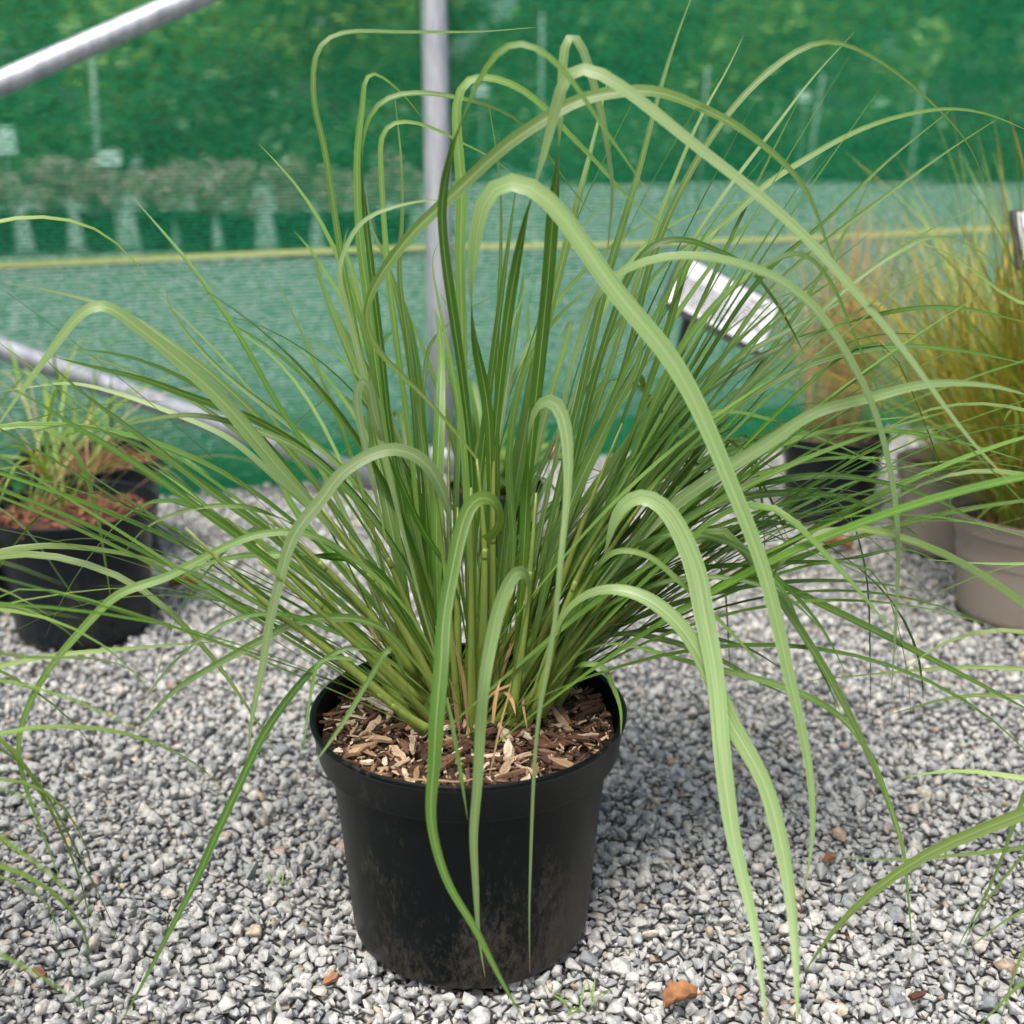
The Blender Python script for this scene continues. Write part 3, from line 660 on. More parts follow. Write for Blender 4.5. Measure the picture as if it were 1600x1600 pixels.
h([(850,1070),(980,850),(1100,680),(1220,550),(1320,452),(1400,395),(1465,368),(1520,388),(1600,450)],11,1.02,1.08)
h([(840,1080),(950,900),(1050,790),(1130,738),(1200,695),(1275,645),(1362,620),(1450,602),(1500,598),(1560,605),(1620,622)],20,.96,.92)
h([(800,1080),(860,760),(910,520),(940,450),(970,422),(1015,406),(1075,399),(1150,410),(1210,434),(1270,478),(1320,550),(1358,625),(1380,690),(1395,760),(1400,830),(1398,950),(1390,1112)],21,.97,.87,.8)
h([(850,1080),(980,740),(1090,510),(1160,435),(1205,408),(1232,394),(1255,396),(1284,421),(1308,462),(1327,503),(1350,560),(1375,620),(1395,690)],14,1.0,1.02,.8)
h([(820,1080),(885,780),(955,510),(990,415),(1022,382),(1046,373),(1078,375),(1115,388),(1152,407),(1200,455),(1240,520),(1262,565)],14,1.0,1.04,.6)
h([(800,1085),(818,880),(826,720),(833,650),(848,622),(866,620),(880,650),(888,715),(885,790),(878,870),(870,950),(861,1030),(848,1090),(839,1160),(833,1240),(829,1340),(828,1430),(828,1520)],23,[(0,.96),(.33,.94),(.52,.83),(.62,.815),(1,.80)],.8,2.0,prof=[(0,.3),(.27,1),(.42,.95),(.52,.5),(.62,.38),(.85,.28),(1,.03)])
h([(795,1085),(812,990),(826,910),(824,893),(810,891),(795,910),(780,948),(767,1000),(757,1060),(750,1150),(745,1220),(742,1300),(742,1380),(749,1460),(758,1527)],22,[(0,.93),(.22,.89),(.45,.822),(1,.80)],.8,.6,prof=[(0,.35),(.22,.85),(.42,1),(.6,.8),(.85,.45),(1,.03)])
h([(757,842),(773,830),(780,806),(772,784),(752,775),(735,786),(722,825),(706,890),(696,960),(688,1040),(682,1110),(678,1200),(675,1280),(681,1325),(702,1385),(740,1452),(768,1505),(800,1560),(823,1600)],25,[(0,.93),(.12,.90),(.42,.815),(1,.735)],.735,1.4,prof=[(0,.8),(.2,1),(.5,.95),(.68,.6),(.85,.42),(1,.05)])
h([(850,1080),(910,940),(950,850),(965,805),(983,780),(1003,771),(1025,778),(1048,802),(1066,840),(1084,885),(1102,955),(1117,1040),(1129,1187),(1150,1319),(1176,1431),(1199,1610)],33,.95,.70,2.0)
h([(830,1090),(865,1000),(895,945),(935,924),(990,924),(1037,950),(1075,990),(1105,1050),(1142,1124),(1193,1225),(1221,1319),(1240,1450),(1247,1610)],30,.92,.70,.4)
h([(850,1080),(960,910),(1070,850),(1150,850),(1190,878),(1217,915),(1250,985),(1285,1050),(1320,1128)],11,.98,.9,1.8)
h([(745,1080),(728,960),(712,860),(696,778),(663,721),(632,704),(600,704),(565,715),(535,740),(500,780),(470,818),(455,848),(440,900),(422,975),(408,1050),(395,1110),(387,1185)],21,.95,.84,1.6)
h([(740,1060),(702,890),(662,824),(626,752),(599,690),(582,640),(573,600),(565,589),(557,598),(557,628),(566,672),(577,725),(588,775),(598,820),(605,858)],17,.97,.93,1.3)
# left fan
h([(690,1060),(605,880),(540,780),(440,640),(370,520),(300,420),(205,305)],12,1.0,1.12)
h([(690,1050),(570,860),(440,690),(340,590),(255,530),(190,488),(100,460),(0,440)],13,1.0,1.06)
h([(680,1100),(560,985),(480,920),(400,860),(325,800),(250,750),(175,700),(100,655),(50,622),(-5,597)],14,.96,.92)
h([(690,1080),(600,990),(500,900),(400,815),(330,765),(260,710),(190,660),(120,605),(60,551)],13,.97,.98)
h([(700,1050),(640,890),(560,775),(480,702),(400,655),(300,618),(225,595),(150,575),(82,557)],17,1.0,1.04)
h([(690,1050),(560,870),(450,762),(350,682),(275,648),(237,632),(175,610),(112,600),(50,602),(-5,613)],11,1.0,1.05)
h([(700,1050),(620,865),(540,762),(470,705),(400,670),(300,650),(225,655),(150,678),(112,697)],13,.98,.99)
h([(690,1060),(570,880),(440,735),(335,615),(245,535),(190,491),(165,475),(145,478),(100,525),(60,572),(25,625),(-20,690)],22,.98,.93,1.0)
h([(720,1090),(650,985),(585,892),(560,877),(500,872),(430,866),(380,868),(320,885),(275,908)],17,.98,.97)
h([(700,1100),(640,1030),(594,982),(550,967),(512,965),(462,975),(412,1000),(350,1032),(270,1080),(212,1145)],17,.95,.86)
h([(690,1105),(620,1040),(565,1012),(530,1014),(499,1038),(450,1094),(412,1150),(375,1225),(337,1307),(311,1364),(262,1461),(225,1532),(185,1605)],17,.92,.79)
h([(650,1130),(628,1040),(612,1015),(580,1060),(542,1120),(505,1172),(480,1207)],11,.90,.83)
h([(660,1140),(600,1085),(545,1040),(500,1008),(440,965),(380,930),(300,895),(240,880)],11,.93,.88)
h([(690,1080),(560,940),(470,870),(380,800),(300,745),(200,690),(110,665),(30,680)],10,1.0,1.0)
h([(700,1060),(600,930),(500,800),(400,700),(320,640),(250,600),(180,570),(100,540)],9,1.05,1.1)
h([(700,1050),(640,900),(590,800),(520,720),(440,650),(330,560),(265,480),(255,440)],11,1.03,1.15)
h([(690,1060),(590,920),(480,830),(380,790),(290,800),(225,830),(190,870)],10,.97,.93)
h([(690,1100),(600,1030),(520,985),(440,960),(370,965),(300,1010),(250,1060),(215,1110)],9,.93,.84)
h([(680,1120),(590,1060),(540,1030),(500,1035),(488,1070),(480,1130),(472,1190)],8,.9,.84)
h([(700,1070),(640,960),(560,880),(480,835),(400,835),(320,870),(255,905),(190,925),(130,980),(80,1040),(42,1105),(28,1170),(40,1235),(65,1295),(102,1392)],17,.94,.84)
# right low
h([(850,1085),(905,1020),(960,1004),(1000,1013),(1082,1034),(1187,1064),(1262,1086),(1319,1124),(1356,1176),(1390,1255),(1409,1330),(1416,1394),(1427,1499)],13,.95,.89)
h([(850,1080),(900,1010),(970,990),(1040,1000),(1120,1030),(1200,1070),(1240,1090)],11,.98,.96)
h([(860,1090),(930,1005),(1010,985),(1090,990),(1160,1010),(1230,1050)],9,1.0,1.0)
h([(850,1060),(960,880),(1080,800),(1200,770),(1320,780),(1400,810),(1450,850)],14,1.0,1.0)
h([(850,1060),(980,850),(1120,720),(1250,680),(1360,670),(1480,685),(1600,720)],13,1.03,1.05)
h([(850,1050),(990,800),(1130,650),(1260,570),(1400,540),(1520,550),(1610,570)],13,1.03,1.05)
h([(850,1050),(980,780),(1090,620),(1220,540),(1350,495),(1480,480),(1610,505)],13,1.05,1.08)
h([(850,1050),(1000,860),(1150,765),(1260,745),(1380,755),(1480,790),(1560,840)],13,.98,.97)
h([(850,1060),(970,930),(1090,890),(1200,880),(1330,870),(1420,860),(1470,880)],11,.98,.98)
h([(840,1060),(930,960),(1050,905),(1150,905),(1230,935),(1290,990)],11,.95,.9)
h([(850,1040),(960,800),(1060,650),(1150,560),(1230,520),(1300,480),(1400,420)],13,1.06,1.12)
h([(820,1060),(890,800),(960,640),(1000,550),(1005,530),(990,535)],20,.98,1.0,.5)
h([(780,1060),(800,850),(795,700),(830,560),(880,490),(935,440)],15,1.0,1.02)
h([(748,1080),(742,860),(730,740),(716,640),(704,560),(690,500),(678,440),(676,400),(690,370)],9,1.02,1.08)
h([(850,1095),(915,1040),(940,1040),(958,1070),(968,1110),(970,1150)],10,.95,.92)
h([(715,1100),(700,1090),(705,1130),(722,1210),(731,1282)],9,[(0,.88),(.4,.83),(1,.822)],.82)
h([(870,1040),(960,870),(1050,835),(1130,845),(1230,915),(1290,990),(1325,1060)],11,.95,.9)
h([(850,1060),(920,900),(965,860),(1010,865),(1060,905),(1140,985),(1200,1050)],11,.93,.88)

n_leaf = 0; PALE = {0, 1, 2, 6, 22, 23, 26, 27, 29, 30, 32, 33, 39, 41}
for (pts, wd, Y0, Y1, r0, r1, ease, prof) in H:
    pts = [pts[0]] + [(x_ + random.uniform(-2.5, 2.5), y_ + random.uniform(-2.5, 2.5)) for x_, y_ in pts[1:-1]] + [pts[-1]]
    q, wm = hero(pts, wd, Y0, Y1, ease); n = 64
    an = (random.uniform(-.2, .2), -random.uniform(.75, 1.0), random.uniform(.4, .65))
    V, uv = blade_geo(q, wm, n, apex_normal=an, fold=random.uniform(.18, .36), roll0=r0 + random.uniform(-.2, .2), roll1=r1 + random.uniform(-.35, .35), profile=None if prof is None else (lambda t_: np.interp(t_, [a_ for a_, _ in prof], [b_ for _, b_ in prof])))
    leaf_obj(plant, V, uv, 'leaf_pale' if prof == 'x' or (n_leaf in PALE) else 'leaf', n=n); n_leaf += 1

# the mass of other blades growing from the clump
def crown_base(az, spread=0.055):
    rr = spread * math.sqrt(random.random()); a = az + random.gauss(0, .9)
    return base + np.array((rr * math.cos(a), rr * math.sin(a), 0.004))
def pick():
    u = random.random()
    if u < .56: az = abs(random.gauss(0, .55)) - .12; th = random.uniform(.5, 1.02)
    elif u < .68: az = random.gauss(math.radians(170), .5); th = random.uniform(.55, 1.08)
    elif u < .90: az = random.gauss(math.radians(90), .6); th = random.uniform(.15, .8)
    else: az = random.uniform(0, 6.28); th = random.uniform(.05, .4)
    return az, th
fine = Merge()
for i in range(30):
    left = i < 12; az = random.gauss(math.pi, .3) if left else abs(random.gauss(0, .5))
    g = free_blade(crown_base(az), az, random.uniform(.75, 1.02) if left else random.uniform(.35, .8), random.uniform(.48, .66), random.uniform(.05, .4), random.uniform(.004, .007), n=24)
    if g is not None: leaf_obj(plant, g[0], g[1], n=24); n_leaf += 1
while n_leaf < 228:
    az, th = pick(); L = random.uniform(.42, .72) * (1.0 if th > .4 else .85)
    kink = (random.uniform(.45, .7), random.uniform(.6, 1.6)) if random.random() < .3 else None
    g = free_blade(crown_base(az), az, th, L, random.uniform(.2, 1.4), .0038 + .0075 * random.random()**1.8, n=24, kink=kink, wob=random.uniform(.15, .7), power=random.uniform(1.2, 3.0))
    if g is None: continue
    # keep the front of the pot as clear as in the photograph
    m = g[0].reshape(-1, 3, 3)[:, 1]
    if (m[:, 1] < .86).any() and ((np.abs(m[:, 0] - MAIN[0]) < .2) & (m[:, 1] < .87)).any(): continue
    leaf_obj(plant, g[0], g[1], n=24); n_leaf += 1
k = 0
while k < 50:
    az, th = pick(); g = free_blade(crown_base(az), az, th * random.uniform(.8, 1.1), random.uniform(.25, .6), random.uniform(.2, 1.4), random.uniform(.003, .007), n=18, wob=.2)
    if g is None: continue
    m = g[0].reshape(-1, 3, 3)[:, 1]
    if ((np.abs(m[:, 0] - MAIN[0]) < .2) & (m[:, 1] < .87)).any(): continue
    fine.add(g[0], g[1], 18); k += 1
fl = fine.build('fine_blades', 'leaf', plant); fl['kind'] = 'stuff'

# stems (sheathed tillers) with nodes
def stem(pts, r0, r1, node=True):
    q = catmull(pts, 12) - PLOC; rad = np.linspace(r0, r1, 12)
    sv = np.cross(q[1] - q[0], np.array((0, 1., 0.2)))
    V, F = tube(q, rad, 8, flat=.62, sidevec=sv); o = link('stem', mesh_np('stem', V, F, True), 'stem', plant)
    if node:
        k_ = 7; T = nrm(q[k_] - q[k_ - 1]); rk = rad[k_]; V, F = tube([q[k_] - T * .005, q[k_] - T * .002, q[k_] + T * .002, q[k_] + T * .005], [rk * .98, rk * 1.1, rk * 1.1, rk * .98], 8, flat=.66, sidevec=sv); link('node', mesh_np('node', V, F, True), 'stem', o)
def hstem(pix, Y0, Y1, r0=.0045, r1=.003): 
    q, _ = hero(pix, 10, Y0, Y1, 1.0); stem(q, r0, .0011)
hstem([(752,1110),(756,950),(757,842),(750,760),(745,717)], .96, .96, .0055, .004)
hstem([(775,1110),(770,900),(771,760),(773,675)], .97, .97, .005, .0036)
hstem([(800,1120),(822,960),(832,850),(838,770)], .94, .95, .0045, .003)
hstem([(835,1120),(880,960),(930,850),(962,806)], .94, .95, .005, .0035)
hstem([(845,1120),(920,980),(1000,850),(1060,760)], .96, 1.0, .005, .003)
hstem([(665,1145),(590,1080),(530,1030),(400,930),(290,825)], .92, .9, .0055, .003)
hstem([(660,1100),(590,1030),(500,945),(400,850)], .96, .95, .005, .003)
hstem([(650,1060),(595,982),(530,910),(400,790)], .97, .96, .005, .003)
hstem([(690,1100),(640,1000),(563,878),(500,790)], .97, .97, .0055, .0035)
hstem([(700,1090),(650,980),(600,860),(540,760)], .99, 1.0, .005, .003)
hstem([(870,1100),(960,960),(1060,850),(1130,800)], .98, 1.0, .005, .003)
hstem([(670,1140),(630,1115),(590,1085)], .90, .89, .005, .004)
for i in range(46):
    az, th = pick(); th *= .85; b0 = crown_base(az, .05); L = random.uniform(.14, .3); pts = arch(b0 - np.array((0, 0, .012)), az, th, L, random.uniform(.0, .15), n=8, wob=.05)
    if ((pts[:, 1] < .87) & (np.abs(pts[:, 0] - MAIN[0]) < .1)).any(): continue
    stem(pts, random.uniform(.0036, .006), .0009, False)
for i in range(12):
    az = random.uniform(0, 6.28); g = free_blade(crown_base(az), az, random.uniform(.2, .8), random.uniform(.08, .17), random.uniform(.2, .9), random.uniform(.0025, .006), n=16, kink=(random.uniform(.3, .7), random.uniform(.4, 1.4)) if i % 2 else None, wob=.4)
    if g is not None: link('dry_leaf', mesh_np('dry_leaf', g[0] - PLOC, strip_faces(16), True, g[1]), 'leaf_straw', plant)
# dead straw sheaths at the crown
for (pix, wd, Y) in (([(770,1130),(775,1090),(782,1060)], 12, .875), ([(765,1210),(772,1180),(785,1120),(795,1085),(800,1060)], 6, .862), ([(632,1217),(680,1219),(730,1220),(760,1208)], 7, .845)):
    q, wm = hero(pix, wd * .6, Y, Y + .005); V, uv = blade_geo(q, wm, 14, fold=.5, base=.8); V = V - PLOC
    link('dry_sheath', mesh_np('dry_sheath', V, strip_faces(14), True, uv), 'leaf_straw', plant)

# ================================================================== NEIGHBOURING PLANTS
def pot_thing(name, label, xy, h_, R, potmat, soilmat, cat='potted plant', chips=0, group=None):
    o = thing(name, label, cat, (xy[0], xy[1], 0.001), group); make_pot(o, h_, R, potmat, 0.026, 48)
    soil_disc(o, h_ - .021, R * .925, soilmat, .003)
    if chips: fine_chips(o, chips, h_ - .022, R * .92, 'chip_red', .010, .024)
    return o
def tuft(o, xy, z, count, L, th, droop, wd, mat, n=20, as_parts=False, spread=.03, wob=.2, azr=None, name='leaf', front=None):
    mg = Merge(); k = 0; tries = 0
    while k < count and tries < count * 5:
        tries += 1; az = random.uniform(0, 6.283) if azr is None else random.uniform(*azr); rr = spread * math.sqrt(random.random()); a = random.uniform(0, 6.28)
        b0 = (xy[0] + rr * math.cos(a), xy[1] + rr * math.sin(a), z)
        g = free_blade(b0, az, random.uniform(*th), random.uniform(*L), random.uniform(*droop), random.uniform(*wd), n=n, wob=wob)
        if g is None: continue
        if as_parts: leaf_obj(o, g[0], g[1], mat, n=n)
        else: mg.add(g[0], g[1], n)
        k += 1
    if not as_parts and k: ob = mg.build('blades', mat, o); ob['kind'] = 'stuff'

lb = pot_thing('potted_grass', 'black pot of red bark with a few upright blades, behind another pot at left', PB, .185, .122, 'pot_dark', 'soil_red', chips=500)
tuft(lb, PB, .16, 9, (.16, .26), (.05, .4), (.0, .6), (.004, .007), 'leaf_lime', as_parts=True, spread=.04)
lf = pot_thing('potted_grass', 'black pot of red bark with lime green drooping blades, front left', PF, .19, .124, 'pot_dark', 'soil_red', chips=600)
tuft(lf, (PF[0] - .04, PF[1]), .165, 28, (.28, .52), (.25, .9), (.8, 1.9), (.0045, .0085), 'leaf_lime', as_parts=True, spread=.04)
tuft(lf, PF, .165, 30, (.2, .36), (.2, .8), (.8, 1.8), (.0012, .0022), 'leaf_straw', n=14, spread=.05)
le = pot_thing('potted_grass', 'black pot cut by the left edge beside the lime green grass', PE, .19, .124, 'pot_dark', 'soil_red', chips=300)
tuft(le, PE, .165, 22, (.25, .5), (.25, .9), (.6, 1.8), (.004, .008), 'leaf_lime', as_parts=True, spread=.04)

ps = pot_thing('potted_grass', 'black pot of straw coloured upright grass in front of the net', PS, .165, .104, 'pot_dark', 'soil')
tuft(ps, PS, .14, 210, (.28, .5), (.0, .42), (-.1, .35), (.0016, .0034), 'leaf_straw', n=12, spread=.06, wob=.15)
tuft(ps, PS, .14, 26, (.2, .4), (.1, .5), (.1, .6), (.002, .004), 'leaf_lime', n=12, spread=.06, wob=.15)
t1 = pot_thing('potted_grass', 'taupe pot partly hidden behind a nearer taupe pot, orange tinted grass', PT1, .158, .098, 'pot_taupe', 'soil', group='taupe pots')
tuft(t1, PT1, .135, 240, (.3, .54), (.0, .75), (.0, 1.0), (.0018, .004), 'leaf_orange', n=12, spread=.06, wob=.2)
tuft(t1, (PT1[0] - .03, PT1[1] - .05), .135, 22, (.03, .07), (.4, 1.2), (.2, .8), (.01, .018), 'leaf_broad', n=8, spread=.05)
t2 = pot_thing('potted_grass', 'nearer taupe pot at the right edge with tall orange and olive grass', PT2, .165, .128, 'pot_taupe', 'soil', chips=200, group='taupe pots')
tuft(t2, (PT2[0], PT2[1]), .14, 400, (.38, .68), (.0, .8), (.0, 1.1), (.002, .0045), 'leaf_orange', n=14, spread=.075, wob=.2)
tuft(t2, PT2, .14, 300, (.3, .66), (.0, .95), (.1, .9), (.0025, .005), 'leaf_lime', n=14, spread=.07, wob=.2)

pr_ = pot_thing('potted_perennial', 'small dark pot with pale broad leaves and pink buds behind the big grass', PR, .135, .082, 'pot_dark', 'soil')
for i in range(34):
    az = random.uniform(0, 6.28); g = free_blade((PR[0] + random.uniform(-.04, .04), PR[1] + random.uniform(-.04, .04), .12), az, random.uniform(.1, .9), random.uniform(.1, .22), random.uniform(.2, 1.2), random.uniform(.013, .022), n=10, basew=.25)
    if g: leaf_obj(pr_, g[0], g[1], 'leaf_broad', n=10)
for (px, py) in ((893, 665), (866, 708), (905, 690)):
    c = P(px, py, PR[1] - .02) - np.array(pr_.location); me = bpy.data.meshes.new('bud'); bm = bmesh.new()
    bmesh.ops.create_icosphere(bm, subdivisions=1, radius=.009, matrix=Matrix.Translation(c) @ Matrix.Diagonal((.7, .7, 1.6, 1))); bm.to_mesh(me); bm.free()
    link('bud', me, 'pink', pr_)
    V, F = tube(catmull([c, c * .6 + np.array((0, 0, .05)), (0, 0, .11)], 6), [.0016] * 6, 6); link('flower_stem', mesh_np('flower_stem', V, F, True), 'stem', pr_)

# grasses whose pots stand just outside the picture
def near_plant(xy, label, traced, count, azr, mat='leaf_near'):
    o = pot_thing('potted_grass', label, xy, MAIN_H, .138, 'pot_black', 'soil')
    for (pts, wd, Y0, Y1, root) in traced:
        q, wm = hero(pts, wd, Y0, Y1, 1.0)
        if root:
            b0 = np.array((xy[0], xy[1], MAIN_H - .02)); mid = (b0 + q[0]) / 2 + np.array((0, 0, .10 + .15 * abs(b0[0] - q[0][0]))); q = np.vstack((b0, mid, q))
        V, uv = blade_geo(q, wm * 1.3, 32, fold=random.uniform(.18, .32), roll0=random.uniform(-.3, .3), roll1=random.uniform(-.4, .4)); leaf_obj(o, V, uv, mat, n=32)
    tuft(o, xy, MAIN_H - .02, count, (.4, .62), (.35, 1.0), (.7, 1.7), (.004, .009), mat, as_parts=True, azr=azr)
    return o
near_plant(NLEFT, 'green grass leaning in from a pot outside the left edge', [
    ([(-60,880),(0,862),(50,853),(120,855),(200,866),(270,885),(335,910)], 15, 1.0, 1.05, True),
    ([(-60,880),(0,868),(60,864),(130,880),(200,905),(260,950),(310,1000),(350,1050),(390,1110),(440,1185)], 13, .97, .93, True),
    ([(-40,680),(20,663),(70,660),(110,690),(138,750),(155,820),(166,890),(176,955)], 11, 1.1, 1.15, True),
    ([(-60,1060),(0,1040),(100,1022),(220,1012),(330,1003),(390,1002)], 9, 1.0, 1.05, True),
    ([(-50,940),(20,945),(70,965),(110,990),(135,1015)], 9, 1.2, 1.25, True),
    ([(-50,360),(20,340),(90,340),(150,355),(200,395),(235,440)], 10, 1.2, 1.25, True),
    ([(-50,770),(10,800),(60,850),(95,905),(140,960)], 8, 1.3, 1.3, True)], 20, (-.9, .9))
near_plant(NL2, 'bright green grass reaching in low at the bottom left corner', [
    ([(-60,1165),(0,1145),(60,1135),(130,1135),(200,1146),(270,1172),(335,1215),(360,1245)], 11, .82, .9, True),
    ([(-60,1340),(0,1350),(60,1375),(110,1420),(140,1465),(135,1525),(102,1610)], 11, .74, .78, True),
    ([(-30,1130),(20,1170),(60,1230),(100,1310),(130,1390),(141,1445),(138,1485)], 9, .85, .88, True),
    ([(-40,1030),(20,1058),(70,1090),(120,1135),(160,1190),(182,1235)], 9, .86, .92, True),
    ([(-40,1150),(30,1185),(75,1245),(105,1300),(140,1370),(175,1440),(197,1510)], 7, .86, .86, True),
    ([(-30,1360),(30,1380),(70,1400),(88,1440),(90,1500)], 7, .78, .8, True),
    ([(-40,1010),(40,1030),(120,1025),(200,1040),(250,1075)], 9, .85, .9, True),
    ([(-40,1220),(30,1215),(90,1250),(130,1310),(150,1380)], 8, .8, .84, True),
    ([(-40,950),(60,960),(150,1000),(220,1060),(260,1130)], 9, .84, .88, True)], 16, (-.5, .9), 'leaf_lime')
near_plant(NRIGHT, 'green grass leaning in from a pot outside the right edge', [
    ([(1660,985),(1600,945),(1520,890),(1440,850),(1380,831),(1330,821),(1290,826),(1240,852),(1207,890),(1192,935)], 22, .92, .9, True),
    ([(1660,1250),(1600,1270),(1530,1298),(1450,1332),(1380,1380),(1330,1422),(1290,1470),(1253,1525)], 21, .80, .85, True),
    ([(1660,1225),(1600,1217),(1540,1206),(1480,1203),(1405,1217)], 16, .85, .9, True),
    ([(1660,1095),(1600,1090),(1540,1085),(1480,1090),(1430,1105),(1388,1117)], 11, .95, 1.02, True),
    ([(1640,1160),(1600,1240),(1570,1330),(1530,1420),(1500,1470),(1488,1500)], 9, .85, .88, True),
    ([(1660,1490),(1600,1530),(1570,1560),(1520,1615)], 17, .74, .76, True),
    ([(1650,1290),(1600,1335),(1550,1395),(1500,1485)], 7, .86, .9, True),
    ([(1660,878),(1600,881),(1520,880),(1438,873)], 8, .95, .98, True),
    ([(1660,1050),(1600,1045),(1500,1042),(1400,1050),(1240,1066)], 7, 1.0, 1.05, True),
    ([(1660,1310),(1600,1325),(1500,1335),(1400,1345),(1290,1335)], 9, .85, .92, True),
    ([(1660,1400),(1600,1420),(1540,1460),(1495,1500)], 8, .8, .85, True),
    ([(1660,1000),(1600,985),(1530,985),(1460,1010),(1410,1050)], 13, .88, .9, True),
    ([(1660,760),(1600,740),(1520,735),(1440,755),(1370,800)], 13, .98, 1.0, True),
    ([(1660,660),(1600,640),(1510,630),(1420,650),(1350,690)], 12, 1.05, 1.08, True),
    ([(1660,1380),(1620,1440),(1585,1520),(1560,1610)], 12, .76, .78, True),
    ([(1660,480),(1600,480),(1520,420),(1450,380),(1390,370)], 9, 1.15, 1.2, True)], 14, (2.2, 4.2))

# ================================================================== SIGNS
def sign(label, TL, TR, BL, Yt, Yb, stake_px, title=None, side=0):
    A = Vector(P(*TL, Yt)); B = Vector(P(*TR, Yt)); C = Vector(P(*BL, Yb)); u = (B - A); Wd = u.length; u.normalize()
    v = (A - C); v -= u * v.dot(u); Hh = v.length; v.normalize(); nn = u.cross(v); ctr = A + u * Wd / 2 - v * Hh / 2
    foot_ = Vector(G(*stake_px)); o = thing('plant_sign', label, 'sign', tuple(ctr))
    Rm = Matrix((u, v, nn)).transposed().to_4x4()
    def part(name, V, F, mat, parent):
        return link(name, mesh_np(name, [tuple(Rm @ Vector(p)) for p in V], F), mat, parent)
    V, F = box_vf(-Wd / 2, Wd / 2, -Hh / 2, Hh / 2, -.008, 0); bk = part('backing', V, F, 'black_plastic', o)
    m_ = .007; V, F = box_vf(-Wd / 2 + m_, Wd / 2 - m_ * .6, -Hh / 2 + m_ * 1.4, Hh / 2 - m_ * .7, .0015, .003); card = part('card', V, F, 'white', o)
    V = []; F = []; z = .0042
    for r_ in range(9):
        y = Hh * (.12 - .055 * r_); x = -Wd * .40
        while x < Wd * .04:
            l_ = random.uniform(.006, .016); c = len(V); V += [(x, y, z), (x + l_, y, z), (x + l_, y + .0026, z), (x, y + .0026, z)]; F.append((c, c + 1, c + 2, c + 3)); x += l_ + .003
    for r_ in range(7):
        y = Hh * (.18 - .06 * r_); x = Wd * .12
        while x < Wd * .38 - (.03 if r_ % 3 == 0 else 0):
            l_ = random.uniform(.006, .018); c = len(V); V += [(x, y, z), (x + l_, y, z), (x + l_, y + .0026, z), (x, y + .0026, z)]; F.append((c, c + 1, c + 2, c + 3)); x += l_ + .003
    part('printed_lines', V, F, 'ink', card)
    if title:
        cu = bpy.data.curves.new('heading', 'FONT'); cu.body = title; cu.size = .017; cu.extrude = .0002; cu.materials.append(M['ink'])
        t0_ = bpy.data.objects.new('heading_text', cu); COL.objects.link(t0_); dg = bpy.context.evaluated_depsgraph_get(); hm = bpy.data.meshes.new_from_object(t0_.evaluated_get(dg)); bpy.data.objects.remove(t0_)
        t = bpy.data.objects.new('heading', hm); COL.objects.link(t); t.parent = card; t.matrix_local = Rm @ Matrix.Translation((Wd * .20, Hh * .24, .0045))
    p0 = -v * Hh * .35 - nn * .012 - u * Wd * side; p1 = foot_ - ctr
    V, F = tube([tuple(p0 + v * Hh * .2), tuple(p0), tuple(p0 * .5 + p1 * .5), tuple(p1 - Vector((0, 0, .03)))], [.008, .009, .008, .006], 8, flat=.5); link('stake', mesh_np('stake', V, F, True), 'black_plastic', o)
sign('tilted white information card in a dark frame behind the right-hand blades', (1066, 394), (1221, 477), (1029, 474), 2.20, 2.15, (1015, 782), 'WHIT', .22)
sign('white card sign cut by the right edge beside the orange grass', (1580, 328), (1725, 322), (1597, 418), 1.78, 1.74, (1660, 960))

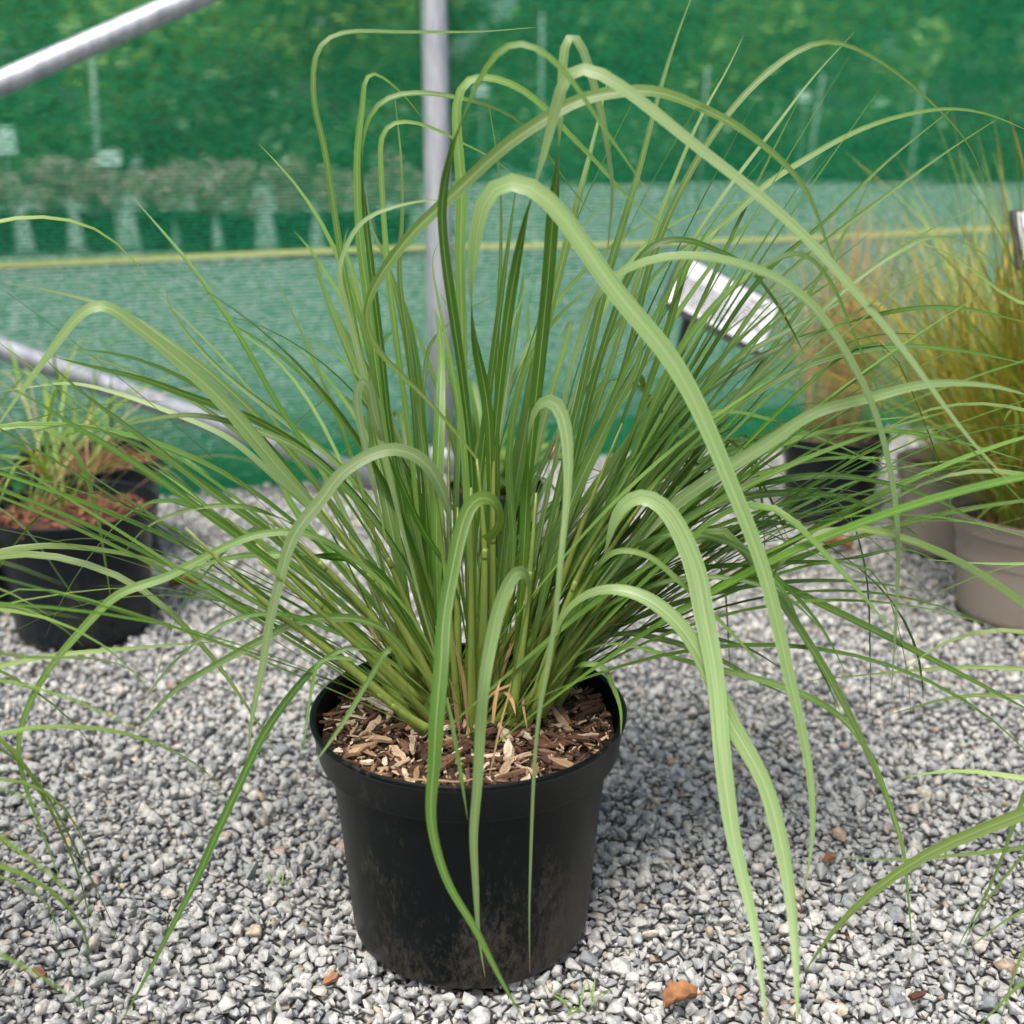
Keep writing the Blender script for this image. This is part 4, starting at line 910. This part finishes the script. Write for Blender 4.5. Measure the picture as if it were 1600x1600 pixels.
# ================================================================== SMALL THINGS ON THE GRAVEL
def dry_leaf(px, py, size, label, rz):
    c = G(px, py); o = thing('fallen_leaf', label, 'fallen leaf', (c[0], c[1], .012), 'fallen leaves on the gravel'); n = 9; V = []; F = []
    for i in range(n):
        t = i / (n - 1); wdt = size * .42 * math.sin(math.pi * min(1, t * .93 + .05))**.8 * (1 + .25 * math.sin(t * 19))
        for s_ in (-1, -.5, 0, .5, 1): V.append((size * (t - .5), wdt * s_ * .8, .34 * size * (abs(s_)**1.5) + .12 * size * math.sin(3 * t) + .03 * size * math.sin(t * 13 + s_ * 4)))
    for i in range(n - 1):
        for k_ in range(4): a_ = i * 5 + k_; F.append((a_, a_ + 1, a_ + 6, a_ + 5))
    bl = link('blade', mesh_np('blade', V, F, True), 'dry_leaf', o); sm = bl.modifiers.new('thick', 'SOLIDIFY'); sm.thickness = .0006
    V, F = tube([(size * .45, 0, .1 * size), (size * .62, .02 * size, .1 * size), (size * .8, .06 * size, .04 * size)], [.0009] * 3, 6); link('stalk', mesh_np('stalk', V, F, True), 'dry_leaf', o)
    o.rotation_euler = (random.uniform(-.2, .2), random.uniform(-.2, .2), rz)
dry_leaf(1308, 868, .05, 'orange dry leaf on the gravel in front of the straw grass pot', -.4)
dry_leaf(1062, 1588, .034, 'curled tan dry leaf at the bottom edge right of the pot', .5)
dry_leaf(288, 930, .045, 'rusty dry leaf beside the black pot of lime grass', .2)
dry_leaf(1170, 762, .05, 'pale orange dry leaf behind the big grass blades', .1)
for i, (px, py, lab) in enumerate([(1295, 1352, 'brown bark scrap under the lower right blades'), (1432, 1570, 'dark red bark chunk at the lower right corner'),
        (65, 1535, 'dark bark scrap near the bottom left corner'), (518, 1545, 'long brown bark scrap below the pot front')]):
    c = G(px, py); me = chip_mesh(random.uniform(.014, .024), random.uniform(.006, .011), .004, 'chip_red'); me.name = 'bark_scrap'
    o = tag(link('bark_scrap', me, None), lab, 'bark scrap', 'bark scraps on the gravel'); o.location = (c[0], c[1], .0105); o.rotation_euler = (random.uniform(-.3, .3), random.uniform(-.2, .2), random.uniform(0, 6))
def weed(px, py, label, count, L):
    c = G(px, py); o = thing('grass_weed', label, 'weed', (c[0], c[1], 0), 'weeds in the gravel')
    tuft(o, (c[0], c[1]), .013, count, L, (.1, 1.1), (.1, .8), (.0012, .0025), 'leaf_lime', n=10, as_parts=True, spread=.012)
weed(908, 1592, 'small grass seedling tuft right below the pot', 12, (.02, .045))
weed(425, 1585, 'tiny grass tuft at the bottom left of the pot', 6, (.015, .04))
weed(442, 1400, 'tiny green seedling left of the pot base', 5, (.006, .014))
weed(408, 930, 'small green seedling between the left blades and gravel', 8, (.012, .03))
